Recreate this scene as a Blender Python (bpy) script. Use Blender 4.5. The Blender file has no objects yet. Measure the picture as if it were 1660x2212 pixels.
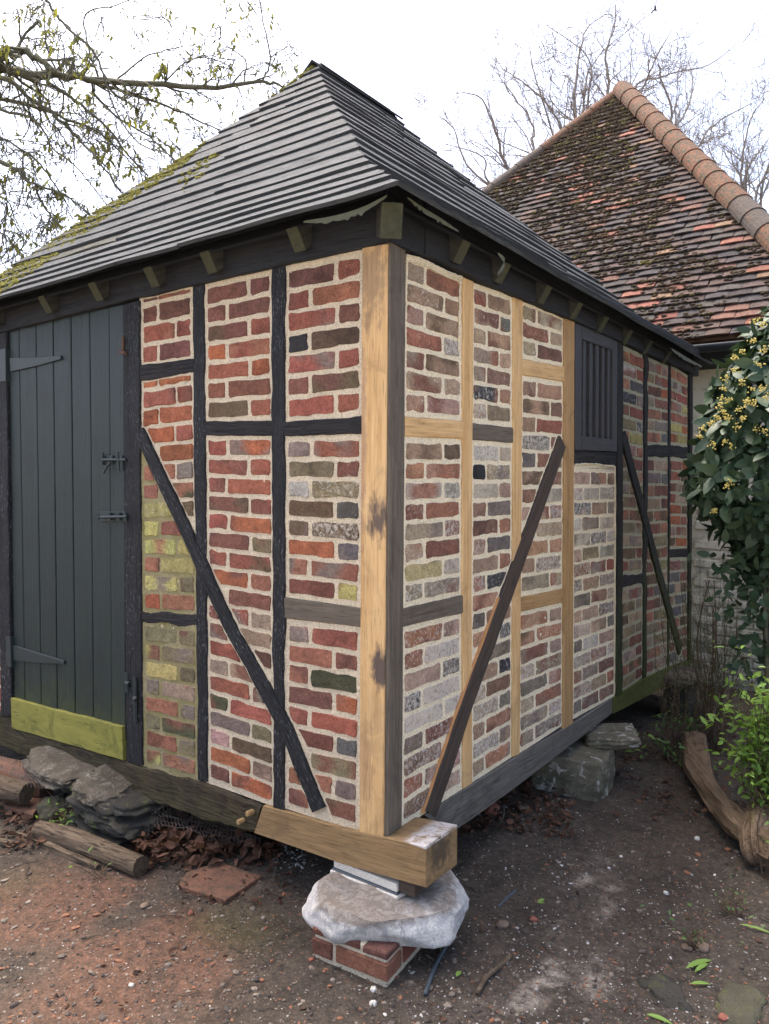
import bpy, math, random
from mathutils import Vector, Matrix, noise
rnd = random.Random(7)
D = bpy.data
scene = bpy.context.scene
COL = scene.collection

# ------------------------------------------------------------------ camera
# the photograph is measured in a 1660 x 2212 grid; focal length 1670 of those units
CX, CY, FL = 830.0, 1106.0, 1670.0
YAW = math.radians(37.0)
PITCH = math.radians(2.95)
FH = Vector((-math.sin(YAW), math.cos(YAW), 0))
RH = Vector((math.cos(YAW), math.sin(YAW), 0))
CAM = -2.67 * FH - 0.0065 * RH + Vector((0, 0, 1.68))
FW = FH * math.cos(PITCH) + Vector((0, 0, -math.sin(PITCH)))
UP = FH * math.sin(PITCH) + Vector((0, 0, math.cos(PITCH)))
cd = D.cameras.new('camera')
cam = D.objects.new('camera', cd)
COL.objects.link(cam)
cd.sensor_fit = 'VERTICAL'
cd.sensor_height = 36.0
cd.lens = 36.0 * FL / 2212.0
cd.clip_start = 0.05
cd.clip_end = 400
mw = Matrix((RH, UP, -FW)).transposed().to_4x4()
mw.translation = CAM
cam.matrix_world = mw
scene.camera = cam

# ------------------------------------------------------------------ sky, sun, exposure
SUN_AZ = math.radians(40)     # to the left of the view direction
SUN_EL = math.radians(68)
sd_h = Matrix.Rotation(SUN_AZ, 3, 'Z') @ FH
SUN_DIR = sd_h * math.cos(SUN_EL) + Vector((0, 0, math.sin(SUN_EL)))
world = D.worlds.new('World')
scene.world = world
world.use_nodes = True
wn = world.node_tree
bg = wn.nodes['Background']
sky = wn.nodes.new('ShaderNodeTexSky')
sky.sky_type = 'NISHITA'
sky.sun_disc = False
sky.sun_elevation = SUN_EL
sky.sun_rotation = math.atan2(sd_h.x, sd_h.y)
sky.air_density = 0.65
sky.dust_density = 5.5
sky.ozone_density = 0.3
sky.altitude = 0
wn.links.new(sky.outputs[0], bg.inputs[0])
bg.inputs[1].default_value = 0.15
sl = D.lights.new('sun', 'SUN')
sl.energy = 0.8
sl.angle = math.radians(14)
sl.color = (1.0, 0.95, 0.87)
sun = D.objects.new('sun', sl)
COL.objects.link(sun)
sun.rotation_euler = SUN_DIR.to_track_quat('Z', 'Y').to_euler()
sun.location = (0, 0, 20)
scene.view_settings.view_transform = 'Standard'
scene.view_settings.look = 'None'
scene.view_settings.exposure = 2.0
scene.view_settings.gamma = 1
scene.view_settings.use_curve_mapping = False
scene.render.engine = 'CYCLES'
scene.cycles.max_bounces = 6

# ------------------------------------------------------------------ measuring helpers
def ray(px, py):
    return (FW + RH * ((px - CX) / FL) + UP * ((CY - py) / FL))
def on_y(px, py, y=0.0):
    d = ray(px, py); return CAM + d * ((y - CAM.y) / d.y)
def on_x(px, py, x=0.0):
    d = ray(px, py); return CAM + d * ((x - CAM.x) / d.x)
def on_z(px, py, z=0.0):
    d = ray(px, py); return CAM + d * ((z - CAM.z) / d.z)
def at_depth(px, py, dep):
    d = ray(px, py); return CAM + d * (dep / d.dot(FH))
def proj(P):
    v = Vector(P) - CAM
    dz = v.dot(FW)
    return CX + FL * v.dot(RH) / dz, CY - FL * v.dot(UP) / dz, dz
def wl(wall, px, py):                     # picture point -> (u, z) on a granary wall
    p = on_y(px, py) if wall == 'L' else on_x(px, py)
    return Vector((p.x if wall == 'L' else p.y, p.z))
def w3(wall, u, z, off=0.0):              # (u, z, proud) -> world
    return Vector((u, -off, z)) if wall == 'L' else Vector((off, u, z))
NRM = {'L': Vector((0, -1, 0)), 'R': Vector((1, 0, 0))}
def nz(x, y, z, s=1.0):
    return noise.noise(Vector((x * s, y * s, z * s)))

# ------------------------------------------------------------------ object helpers
def tag(o, label=None, cat=None, group=None, kind=None):
    if label: o['label'] = label
    if cat: o['category'] = cat
    if group: o['group'] = group
    if kind: o['kind'] = kind
    return o
def empty(name, loc=(0, 0, 0), parent=None):
    o = D.objects.new(name, None); COL.objects.link(o)
    o.location = loc
    o.empty_display_size = 0.1
    if parent: o.parent = parent; o.matrix_parent_inverse = parent.matrix_basis.inverted()
    return o
def fit(parent, o):
    """parent o, keeping its world placement"""
    m = Matrix.Identity(4); p = parent; chain = []
    while p: chain.append(p); p = p.parent
    for q in reversed(chain): m = m @ q.matrix_parent_inverse @ q.matrix_basis if q.parent else q.matrix_basis.copy()
    o.parent = parent
    o.matrix_parent_inverse = m.inverted()
def mesh(name, V, F, mat, parent=None, origin=None, rot=None, smooth=False, cols=None, mats=None, fm=None):
    """V in world coordinates; the object's origin is put at origin, axes rot (3x3)"""
    me = D.meshes.new(name)
    if origin is None:
        o0 = Vector((0, 0, 0))
        if V:
            o0 = sum((Vector(v) for v in V), Vector()) / len(V)
    else: o0 = Vector(origin)
    R = rot if rot is not None else Matrix.Identity(3)
    Ri = R.transposed()
    me.from_pydata([tuple(Ri @ (Vector(v) - o0)) for v in V], [], F)
    if cols is not None:
        ca = me.color_attributes.new('col', 'FLOAT_COLOR', 'POINT')
        fl = []
        for c in cols: fl.extend(c)
        ca.data.foreach_set('color', fl)
    for m in (mats or [mat]): me.materials.append(m)
    if fm: me.polygons.foreach_set('material_index', fm)
    if smooth: me.polygons.foreach_set('use_smooth', [True] * len(me.polygons))
    o = D.objects.new(name, me); COL.objects.link(o)
    mm = R.to_4x4(); mm.translation = o0
    o.matrix_basis = mm
    if parent: fit(parent, o)
    return o
def raw(name, V, F, mat, parent=None, **k):       # big meshes: vertices stay in world space
    k.setdefault('origin', (0, 0, 0)); return mesh(name, V, F, mat, parent, **k)

# ------------------------------------------------------------------ materials
class NT:
    def __init__(s, name, rough=0.85):
        s.m = D.materials.new(name); s.m.use_nodes = True
        s.t = s.m.node_tree; s.n = s.t.nodes
        s.b = s.n['Principled BSDF']; s.b.inputs['Roughness'].default_value = rough
        s.b.inputs['Specular IOR Level'].default_value = 0.3
    def a(s, typ, props=None, **inp):
        nd = s.n.new('ShaderNode' + typ)
        for k, v in (props or {}).items(): setattr(nd, k, v)
        for k, v in inp.items():
            key = int(k[1:]) if k[0] == 'i' and k[1:].isdigit() else k.replace('_', ' ')
            s.put(nd.inputs[key], v)
        return nd
    def put(s, sock, v):
        if hasattr(v, 'is_linked') or isinstance(v, bpy.types.NodeSocket): s.t.links.new(v, sock)
        else:
            if sock.type == 'RGBA' and len(v) == 3: v = (*v, 1)
            sock.default_value = v
    def coord(s, which='Object', scale=(1, 1, 1), loc=(0, 0, 0), rand=False):
        if which == 'World': c = s.a('NewGeometry').outputs['Position']
        else: c = s.a('TexCoord').outputs[which]
        if rand:
            oi = s.a('ObjectInfo').outputs['Random']
            mul = s.a('Math', {'operation': 'MULTIPLY'}, i0=oi, i1=37.0).outputs[0]
            cb = s.a('CombineXYZ', X=mul, Y=mul, Z=mul).outputs[0]
            c = s.a('VectorMath', {'operation': 'ADD'}, i0=c, i1=cb).outputs[0]
        return s.a('Mapping', i0=c, Scale=scale, Location=loc).outputs[0]
    def noise(s, vec, scale, detail=4, rough=0.6, dist=0.0):
        return s.a('TexNoise', Vector=vec, Scale=scale, Detail=detail, Roughness=rough, Distortion=dist).outputs['Fac']
    def ramp(s, fac, stops, interp='LINEAR'):
        r = s.a('ValToRGB', Fac=fac); e = r.color_ramp.elements
        r.color_ramp.interpolation = interp
        while len(e) < len(stops): e.new(0.5)
        for i, (p, c) in enumerate(stops):
            e[i].position = p
            e[i].color = (c, c, c, 1) if not hasattr(c, '__len__') else (*c[:3], 1)
        return r.outputs[0]
    def mix(s, fac, a, b, mode='MIX'):
        nd = s.a('MixRGB', {'blend_type': mode}); s.put(nd.inputs[0], fac); s.put(nd.inputs[1], a); s.put(nd.inputs[2], b)
        return nd.outputs[0]
    def math(s, op, a, b=0.0, clamp=False):
        nd = s.a('Math', {'operation': op, 'use_clamp': clamp}); s.put(nd.inputs[0], a); s.put(nd.inputs[1], b); return nd.outputs[0]
    def bump(s, h, dist=0.002, strength=1.0, prev=None):
        nd = s.a('Bump', Height=h, Distance=dist, Strength=strength)
        if prev: s.t.links.new(prev, nd.inputs['Normal'])
        return nd.outputs[0]
    def done(s, color, normal=None, rough=None):
        s.put(s.b.inputs['Base Color'], color)
        if normal is not None: s.put(s.b.inputs['Normal'], normal)
        if rough is not None: s.put(s.b.inputs['Roughness'], rough)
        return s.m

def wood(name, c1, c2, dark=None, grain=(1.6, 34, 34), rough=0.8, bump=0.0015, fleck=None, fthr=.60, moss=None, stain=0.5, scale=1.0, spots=None, chalk=None, spec=0.3):
    t = NT(name, rough); t.b.inputs['Specular IOR Level'].default_value = spec
    v = t.coord('Object', grain, rand=True)
    g = t.noise(v, 1.6 * scale, 7, 0.65, 0.6)
    g2 = t.noise(v, 7 * scale, 3, 0.6)
    col = t.mix(t.ramp(g, [(0.3, 0.0), (0.72, 1.0)]), c1, c2)
    if dark:
        b = t.noise(t.coord('Object', (1, 1, 1), (3, 1, 2), rand=True), 5.0, 5, 0.65, 0.8)
        col = t.mix(t.math('MULTIPLY', t.ramp(b, [(0.52, 0.0), (0.72, 1.0)]), stain), col, dark)
        fine = t.ramp(g2, [(0.28, 1.0), (0.42, 0.0)])
        col = t.mix(t.math('MULTIPLY', fine, 0.55), col, dark)
    if fleck:
        f = t.noise(t.coord('Object', (5, 22, 22), rand=True), 9, 4, 0.7)
        big = t.noise(t.coord('Object', rand=True), 4, 2)
        f = t.math('MULTIPLY', t.ramp(f, [(fthr, 0.0), (fthr + .1, 1.0)]), t.ramp(big, [(0.4, 0.15), (0.65, 1.0)]))
        col = t.mix(f, col, fleck)
    if moss:
        mcol, z0, z1, amt = moss
        pz = t.a('SeparateXYZ', Vector=t.a('NewGeometry').outputs['Position']).outputs['Z']
        grad = t.a('MapRange', Value=pz, i1=z0, i2=z1, i3=1.0, i4=0.0).outputs[0]
        mn = t.noise(t.coord('World'), 9, 6, 0.7)
        mf = t.math('MULTIPLY', t.ramp(t.math('ADD', mn, t.math('MULTIPLY', grad, 0.35)), [(0.55, 0.0), (0.75, 1.0)]), t.math('MULTIPLY', grad, amt), True)
        col = t.mix(mf, col, mcol)
    if spots:
        for (c0, rad, cc, am) in spots:
            mp = t.a('Mapping', i0=t.a('NewGeometry').outputs['Position'], Location=(-c0[0] / rad[0], -c0[1] / rad[1], -c0[2] / rad[2]), Scale=(1 / rad[0], 1 / rad[1], 1 / rad[2])).outputs[0]
            ln = t.a('VectorMath', {'operation': 'LENGTH'}, i0=mp).outputs['Value']
            pn = t.noise(t.coord('World', (1, 1, .5)), 38, 5, .62)
            sf = t.math('MULTIPLY', t.math('SUBTRACT', t.math('ADD', pn, t.math('MULTIPLY', t.math('SUBTRACT', 1.0, ln), .5)), 0.55), 4.0, True)
            col = t.mix(t.math('MULTIPLY', sf, am), col, cc)
    if chalk:
        pz2 = t.a('SeparateXYZ', Vector=t.a('NewGeometry').outputs['Position']).outputs['Z']
        cn = t.noise(t.coord('World'), 30, 5, .7)
        cf = t.math('MULTIPLY', t.math('MULTIPLY', t.math('SUBTRACT', pz2, chalk), 220.0, True), t.ramp(cn, [(.34, 0.0), (.52, .9)]))
        col = t.mix(cf, col, (.60, .56, .52))
    crack = t.ramp(g2, [(0.30, 0.0), (0.45, 1.0)])
    nb = t.bump(g, bump * 1.5); nb = t.bump(crack, bump, 1.0, nb)
    return t.done(col, nb)

BLACK = wood('black_paint_wood', (.008, .0085, .0095), (.020, .021, .023), (.005, .005, .005), rough=.75, fleck=(.22, .23, .24), fthr=.57, bump=.004, stain=.6, spec=.3)
BLACK_PLAIN = wood('black_plate_wood', (.009, .010, .012), (.020, .021, .023), (.010, .008, .006), rough=.75, bump=.002, spec=.4)
BLACK_OLD = wood('weathered_black_wood', (.012, .012, .013), (.042, .038, .036), (.006, .006, .006), grain=(1.5, 55, 55), rough=.8, bump=.006, stain=.3, moss=((.030, .038, .012), 0.2, 0.9, .6))
DARKMOSS = wood('damp_black_wood', (.012, .012, .012), (.035, .032, .028), (.006, .006, .006), grain=(1.5, 45, 45), rough=.8, bump=.006, stain=.3, moss=((.045, .060, .010), 0.2, 1.7, .9))
OAK = wood('new_oak_wood', (.70, .47, .225), (.47, .27, .10), (.11, .065, .035), rough=.75, bump=.0009, stain=.35)
INK = (.03, .03, .045)
OAK_POST = wood('corner_post_oak', (.70, .47, .225), (.50, .29, .11), (.11, .065, .035), rough=.75, bump=.0009, stain=.35, spots=[
  ((-.03, 0, 1.52), (.06, .1, .10), INK, .8), ((-.035, 0, 1.27), (.035, .1, .03), INK, .0), ((-.02, 0, .995), (.05, .1, .10), INK, .85), ((-.06, 0, 2.35), (.09, .1, .22), (.20, .13, .085), .6),
  ((-.09, 0, .62), (.05, .1, .22), (.22, .12, .08), .35), ((-.10, 0, 1.8), (.025, .1, .5), (.26, .14, .11), .5)])
OAK_TAN = wood('tan_oak_wood', (.46, .29, .13), (.28, .155, .055), (.06, .035, .02), rough=.75, bump=.0012, stain=.45)
OAK_BEAM = wood('oak_beam_wood', (.33, .215, .10), (.19, .115, .05), (.05, .03, .018), rough=.75, bump=.0016, stain=.55, chalk=.404, spots=[((.18, .07, .37), (.05, .09, .08), (.05, .04, .03), .75)])
OAK_GREY = wood('grey_oak_wood', (.165, .135, .098), (.08, .064, .048), (.025, .021, .018), rough=.8, bump=.0014, stain=.5)
OAK_BROWN = wood('brown_oak_wood', (.085, .062, .045), (.04, .03, .024), (.015, .012, .010), rough=.75, bump=.0018, stain=.5)
SILL_GREY = wood('dark_grey_sill_wood', (.17, .155, .13), (.07, .065, .056), (.008, .008, .008), rough=.75, bump=.002, stain=.6, fleck=(.2, .2, .19))
SILL_GREEN = wood('green_algae_wood', (.095, .105, .022), (.05, .058, .013), (.015, .02, .008), rough=.85, bump=.001, stain=.5)
SILL_OLD = wood('old_sill_wood', (.075, .052, .033), (.022, .017, .013), (.008, .007, .006), grain=(1.5, 40, 40), rough=.85, bump=.007, stain=.4, moss=((.10, .10, .028), 0.10, .55, .42))
DOORW = wood('door_paint', (.006, .015, .013), (.011, .024, .022), (.005, .009, .009), grain=(.8, 14, 14), rough=.55, bump=.0012, stain=.7, fleck=(.30, .32, .32), fthr=.68, moss=((.060, .075, .015), .3, .75, .6), spec=.5)
KICK = wood('yellow_green_board', (.30, .27, .060), (.19, .185, .04), (.035, .05, .015), grain=(2, 8, 8), rough=.85, bump=.0012, stain=.75)
SHING = wood('roof_board_wood', (.070, .077, .080), (.028, .032, .036), (.010, .011, .013), grain=(1.2, 40, 40), rough=.8, bump=.003, stain=.6, spec=.3)
SHING_MOSS = wood('mossy_roof_board', (.09, .088, .07), (.045, .045, .036), (.022, .024, .02), grain=(1.2, 40, 40), rough=.9, bump=.003, stain=.45)
RAFT = wood('rafter_wood', (.060, .058, .045), (.028, .028, .023), (.012, .012, .011), rough=.85, bump=.0015, stain=.5)
RAFT_END = wood('rafter_end_wood', (.07, .07, .038), (.036, .038, .022), (.03, .035, .02), grain=(12, 30, 30), rough=.9, bump=.001, stain=.5)
LOGW = wood('weathered_log_wood', (.17, .125, .080), (.075, .052, .034), (.02, .015, .010), grain=(1.6, 26, 26), rough=.9, bump=.006, stain=.5)
LOGB = wood('brown_log_wood', (.24, .165, .10), (.11, .075, .045), (.018, .012, .009), grain=(1.6, 22, 22), rough=.85, bump=.007, stain=.5)
PEGW = wood('peg_wood', (.42, .28, .13), (.27, .16, .07), (.08, .05, .03), grain=(20, 20, 20), bump=.0006)

def brick_mat(name, worldscale=1.0):
    t = NT(name, .9)
    at = t.a('Attribute', {'attribute_name': 'col'})
    base, wh = at.outputs['Color'], at.outputs['Alpha']
    w = t.coord('World')
    n1 = t.noise(w, 19, 7, 0.8, .8); n2 = t.noise(w, 130, 4, 0.8); n3 = t.noise(w, 55, 7, 0.8, .6)
    col = t.mix(0.85, base, t.ramp(n1, [(0.28, .42), (0.5, 1.0), (0.7, 1.45)]), 'MULTIPLY')
    col = t.mix(0.9, col, t.ramp(n2, [(0.3, .45), (0.5, 1.0), (0.66, 1.3)]), 'MULTIPLY')
    thr = t.math('SUBTRACT', 0.80, t.math('MULTIPLY', wh, 0.45))
    wf = t.math('MULTIPLY', t.math('SUBTRACT', n3, thr), 9.0, True)
    col = t.mix(t.math('MULTIPLY', wf, .8), col, (.68, .62, .52))
    nb = t.bump(n3, .008); nb = t.bump(n2, .003, 1.0, nb)
    return t.done(col, nb)
BRICK = brick_mat('brick_clay')
def mortar_mat(name, c1, c2, moss=False):
    t = NT(name, .95)
    w = t.coord('World')
    n1 = t.noise(w, 11, 4, .6); n2 = t.noise(w, 190, 4, .85); n3 = t.noise(w, 1100, 1, .5)
    col = t.mix(n1, c1, c2)
    col = t.mix(1.0, col, t.ramp(n2, [(.33, .42), (.5, 1.0), (.66, 1.28)]), 'MULTIPLY')
    if moss:
        col = t.mix(t.ramp(t.noise(w, 6, 6, .7), [(.4, 0.0), (.65, .8)]), col, (.20, .18, .055))
    nb = t.bump(t.noise(w, 70, 4, .7), .004); nb = t.bump(n2, .004, 1.0, nb)
    return t.done(col, nb)
MORTAR_L = mortar_mat('sandy_mortar', (.72, .61, .43), (.60, .50, .35))
MORTAR_R = mortar_mat('pale_mortar', (.90, .79, .56), (.80, .69, .47))
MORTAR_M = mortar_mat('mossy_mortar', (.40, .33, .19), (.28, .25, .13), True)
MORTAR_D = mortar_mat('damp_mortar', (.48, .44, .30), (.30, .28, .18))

def rock_mat(name, c1, c2, c3=None, scale=6, bump=.012, patch=(.56, .66), rough=.85):
    t = NT(name, rough)
    w = t.coord('World')
    n1 = t.noise(w, scale, 7, .68, .4); n2 = t.noise(w, scale * 2.3, 6, .7, .8); n3 = t.noise(w, scale * 22, 3, .7)
    col = t.mix(t.ramp(n1, [(.3, 0.0), (.7, 1.0)]), c1, c2)
    if c3: col = t.mix(t.ramp(n2, [(patch[0], 0.0), (patch[1], 1.0)]), col, c3)
    col = t.mix(.8, col, t.ramp(n3, [(.3, .6), (.6, 1.15)]), 'MULTIPLY')
    nb = t.bump(n2, bump); nb = t.bump(n3, bump * .15, 1.0, nb)
    return t.done(col, nb)
def cap_mat():
    t = NT('cap_stone', .85); w = t.coord('World')
    n1 = t.noise(w, 9, 6, .7, .4); n2 = t.noise(w, 26, 6, .75, .6); n3 = t.noise(w, 190, 3, .75)
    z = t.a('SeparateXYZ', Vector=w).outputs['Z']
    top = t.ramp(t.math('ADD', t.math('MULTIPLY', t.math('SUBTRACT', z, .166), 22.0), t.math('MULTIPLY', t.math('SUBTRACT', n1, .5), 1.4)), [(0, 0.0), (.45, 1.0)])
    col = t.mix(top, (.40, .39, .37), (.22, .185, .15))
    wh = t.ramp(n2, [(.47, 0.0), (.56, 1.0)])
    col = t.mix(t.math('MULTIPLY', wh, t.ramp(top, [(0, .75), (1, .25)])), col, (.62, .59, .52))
    dk = t.ramp(t.noise(w, 13, 5, .7, 1.0), [(.58, 0.0), (.68, .7)])
    col = t.mix(dk, col, (.12, .12, .115))
    col = t.mix(.7, col, t.ramp(n3, [(.3, .6), (.65, 1.2)]), 'MULTIPLY')
    return t.done(col, t.bump(n3, .0015, 1.0, t.bump(n2, .003)))
CAPSTONE = cap_mat()
GREYROCK = rock_mat('grey_rock', (.15, .125, .09), (.07, .058, .04), (.24, .215, .17), 9, .014, (.54, .66))
DARKROCK = rock_mat('dark_rock', (.055, .050, .040), (.03, .028, .022), (.075, .085, .03), 6, .012)
MOSSROCK = rock_mat('mossy_rock', (.09, .085, .055), (.06, .055, .035), (.10, .115, .03), 10, .012)
STONEBLK = rock_mat('pale_stone', (.19, .165, .115), (.085, .08, .05), (.45, .42, .36), 7, .012, (.56, .64))
TERRA = rock_mat('terracotta', (.21, .10, .06), (.13, .07, .045), (.09, .06, .04), 13, .004, (.48, .60))
WHITEPACK = rock_mat('white_packer', (.70, .66, .57), (.60, .55, .46), (.35, .20, .14), 9, .002, (.62, .7))
def plain(name, c, rough=.6, metal=0.0, spec=.4):
    t = NT(name, rough); t.b.inputs['Metallic'].default_value = metal; t.b.inputs['Specular IOR Level'].default_value = spec
    n = t.noise(t.coord('World'), 40, 4, .7)
    return t.done(t.mix(n, tuple(x * .7 for x in c), tuple(x * 1.25 for x in c)), t.bump(n, .0006))
IRON = plain('black_iron', (.018, .028, .028), .5, .0, .5)
RUSTY = plain('rusty_iron', (.10, .055, .035), .8)
GUTTERM = plain('black_plastic_gutter', (.022, .025, .03), .4)
PIPEM = plain('blue_grey_plastic', (.05, .065, .075), .5)
WIREM = plain('galvanised_wire', (.11, .09, .075), .6, .3)
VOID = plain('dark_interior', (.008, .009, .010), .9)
MEMBRANE = plain('torn_felt', (.10, .105, .07), .95)

def leaf_mat(name, c1, c2, rough=.5, trans=.35, spec=.4, var=1.0):
    t = NT(name, rough); t.b.inputs['Specular IOR Level'].default_value = spec
    at = t.a('Attribute', {'attribute_name': 'col'}).outputs['Fac']
    n = t.noise(t.coord('World'), 9, 3)
    f = t.ramp(t.math('ADD', t.math('MULTIPLY', at, .6 * var), t.math('MULTIPLY', n, .5)), [(.2, 0.0), (.8, 1.0)])
    col = t.mix(f, c1, c2)
    t.put(t.b.inputs['Base Color'], col)
    tr = t.a('BsdfTranslucent', Color=t.mix(.5, col, (min(1, c2[0] * 2.2), min(1, c2[1] * 2.0), c2[2]))).outputs[0]
    mx = t.a('MixShader', Fac=trans)
    t.t.links.new(t.b.outputs[0], mx.inputs[1]); t.t.links.new(tr, mx.inputs[2])
    t.t.links.new(mx.outputs[0], t.n['Material Output'].inputs[0])
    return t.m
# ------------------------------------------------------------------ shape helpers
def timber(name, st, nrm, proud, depth, mat, parent, wob=.0015, seg=.07, cham=.004, seed=0, endmat=None):
    """st: stations [(edgeA, edgeB)] of world points across the timber, in order along it; proud along nrm, depth behind"""
    A = [Vector(a) for a, b in st]; B = [Vector(b) for a, b in st]
    P = []
    for i in range(len(st) - 1):
        L = ((A[i + 1] + B[i + 1]) / 2 - (A[i] + B[i]) / 2).length
        n = max(1, int(L / seg))
        for k in range(n):
            t = k / n
            P.append((A[i].lerp(A[i + 1], t), B[i].lerp(B[i + 1], t)))
    P.append((A[-1], B[-1]))
    ax = ((A[-1] + B[-1]) - (A[0] + B[0])).normalized()
    V = []; sd = seed * 3.7 + rnd.random() * 50
    for k, (a, b) in enumerate(P):
        w = (b - a); wn_ = w.normalized()
        s = (a - P[0][0]).length
        ea = wob * 2 * nz(s * 9, sd, 1) + wob * nz(s * 40, sd, 2); eb = wob * 2 * nz(s * 9, sd, 5) + wob * nz(s * 40, sd, 6)
        pf = wob * 1.2 * nz(s * 7, sd, 9)
        a2 = a + wn_ * ea; b2 = b + wn_ * eb
        c = cham
        for q, off in ((a2 + wn_ * c, proud + pf), (b2 - wn_ * c, proud + pf), (b2, proud - c + pf), (b2, -depth), (a2, -depth), (a2, proud - c + pf)):
            V.append(q + nrm * off)
    F = []; n = len(P)
    for k in range(n - 1):
        for j in range(6):
            F.append((k * 6 + j, k * 6 + (j + 1) % 6, (k + 1) * 6 + (j + 1) % 6, (k + 1) * 6 + j))
    F.append(tuple(range(5, -1, -1))); F.append(tuple((n - 1) * 6 + j for j in range(6)))
    zz = nrm - ax * nrm.dot(ax); zz.normalize(); yy = zz.cross(ax)
    R = Matrix((ax, yy, zz)).transposed()
    mats = [mat, endmat or mat]
    fm = [0] * (len(F) - 2) + [1, 1]
    return mesh(name, V, F, mat, parent, origin=(A[0] + B[0]) / 2, rot=R, mats=mats, fm=fm)

def wt(wall, name, quads, mat, parent, proud=.006, depth=.08, **k):
    """timber on a wall; quads: stations of two picture points each"""
    st = [(w3(wall, *wl(wall, *a)), w3(wall, *wl(wall, *b))) for a, b in quads]
    return timber(name, st, NRM[wall], proud, depth, mat, parent, **k)

def box(name, lo, hi, mat, parent=None, cham=.003, rot=None, origin=None, jit=0.0):
    """chamfered box between two corners in a local frame (origin, rot)"""
    x0, y0, z0 = lo; x1, y1, z1 = hi; c = min(cham, (x1 - x0) * .3, (y1 - y0) * .3, (z1 - z0) * .3)
    V = []; idx = {}
    for ix, x in enumerate((x0, x1)):
        for iy, y in enumerate((y0, y1)):
            for iz, z in enumerate((z0, z1)):
                sx, sy, sz = (1 - 2 * ix), (1 - 2 * iy), (1 - 2 * iz)
                j = Vector((rnd.uniform(-jit, jit), rnd.uniform(-jit, jit), rnd.uniform(-jit, jit)))
                for ax in range(3):
                    p = Vector((x + sx * c, y + sy * c, z + sz * c)) + j
                    p[ax] -= (sx, sy, sz)[ax] * c
                    idx[(ix, iy, iz, ax)] = len(V); V.append(p)
    F = []
    I = lambda a, b, c_, ax: idx[(a, b, c_, ax)]
    F += [(I(0, 0, 0, 0), I(0, 0, 1, 0), I(0, 1, 1, 0), I(0, 1, 0, 0)), (I(1, 0, 0, 0), I(1, 1, 0, 0), I(1, 1, 1, 0), I(1, 0, 1, 0)),
          (I(0, 0, 0, 1), I(1, 0, 0, 1), I(1, 0, 1, 1), I(0, 0, 1, 1)), (I(0, 1, 0, 1), I(0, 1, 1, 1), I(1, 1, 1, 1), I(1, 1, 0, 1)),
          (I(0, 0, 0, 2), I(0, 1, 0, 2), I(1, 1, 0, 2), I(1, 0, 0, 2)), (I(0, 0, 1, 2), I(1, 0, 1, 2), I(1, 1, 1, 2), I(0, 1, 1, 2))]
    for a in (0, 1):
        for b in (0, 1):
            F.append((I(a, b, 0, 0), I(a, b, 1, 0), I(a, b, 1, 1), I(a, b, 0, 1)))
            F.append((I(a, 0, b, 0), I(a, 1, b, 0), I(a, 1, b, 2), I(a, 0, b, 2)))
            F.append((I(0, a, b, 1), I(1, a, b, 1), I(1, a, b, 2), I(0, a, b, 2)))
            for c2 in (0, 1): F.append((I(a, b, c2, 0), I(a, b, c2, 1), I(a, b, c2, 2)))
    R = rot if rot is not None else Matrix.Identity(3); o0 = Vector(origin or (0, 0, 0))
    V = [R @ v + o0 for v in V]
    ctr = R @ ((Vector(lo) + Vector(hi)) / 2) + o0
    return mesh(name, V, F, mat, parent, origin=ctr, rot=R)

def tube_into(V, F, pts, rads, sides=5, cap=True, C=None, cv=0.5):
    pts = [Vector(p) for p in pts]; n0 = len(V)
    d0 = (pts[1] - pts[0]).normalized()
    ref = Vector((0, 0, 1)) if abs(d0.z) < .9 else Vector((1, 0, 0))
    u = d0.cross(ref).normalized()
    for i, p in enumerate(pts):
        d = (pts[min(i + 1, len(pts) - 1)] - pts[max(i - 1, 0)])
        if d.length < 1e-9: d = d0
        d = d.normalized()
        u = (u - d * u.dot(d))
        u = u.normalized() if u.length > 1e-6 else d.orthogonal().normalized()
        v = d.cross(u)
        for k in range(sides):
            a = 2 * math.pi * k / sides
            V.append(p + (u * math.cos(a) + v * math.sin(a)) * rads[i])
            if C is not None: C.append((cv, cv, cv, 1))
    for i in range(len(pts) - 1):
        for k in range(sides):
            F.append((n0 + i * sides + k, n0 + i * sides + (k + 1) % sides, n0 + (i + 1) * sides + (k + 1) % sides, n0 + (i + 1) * sides + k))
    if cap:
        F.append(tuple(n0 + k for k in range(sides - 1, -1, -1)))
        F.append(tuple(n0 + (len(pts) - 1) * sides + k for k in range(sides)))

def smooth_line(pts, n=5):
    """Catmull-Rom"""
    pts = [Vector(p) for p in pts]; out = []
    for i in range(len(pts) - 1):
        p0, p1, p2, p3 = pts[max(i - 1, 0)], pts[i], pts[i + 1], pts[min(i + 2, len(pts) - 1)]
        for k in range(n):
            t = k / n
            out.append(.5 * ((2 * p1) + (p2 - p0) * t + (2 * p0 - 5 * p1 + 4 * p2 - p3) * t * t + (3 * p1 - p0 - 3 * p2 + p3) * t ** 3))
    out.append(pts[-1]); return out

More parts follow.
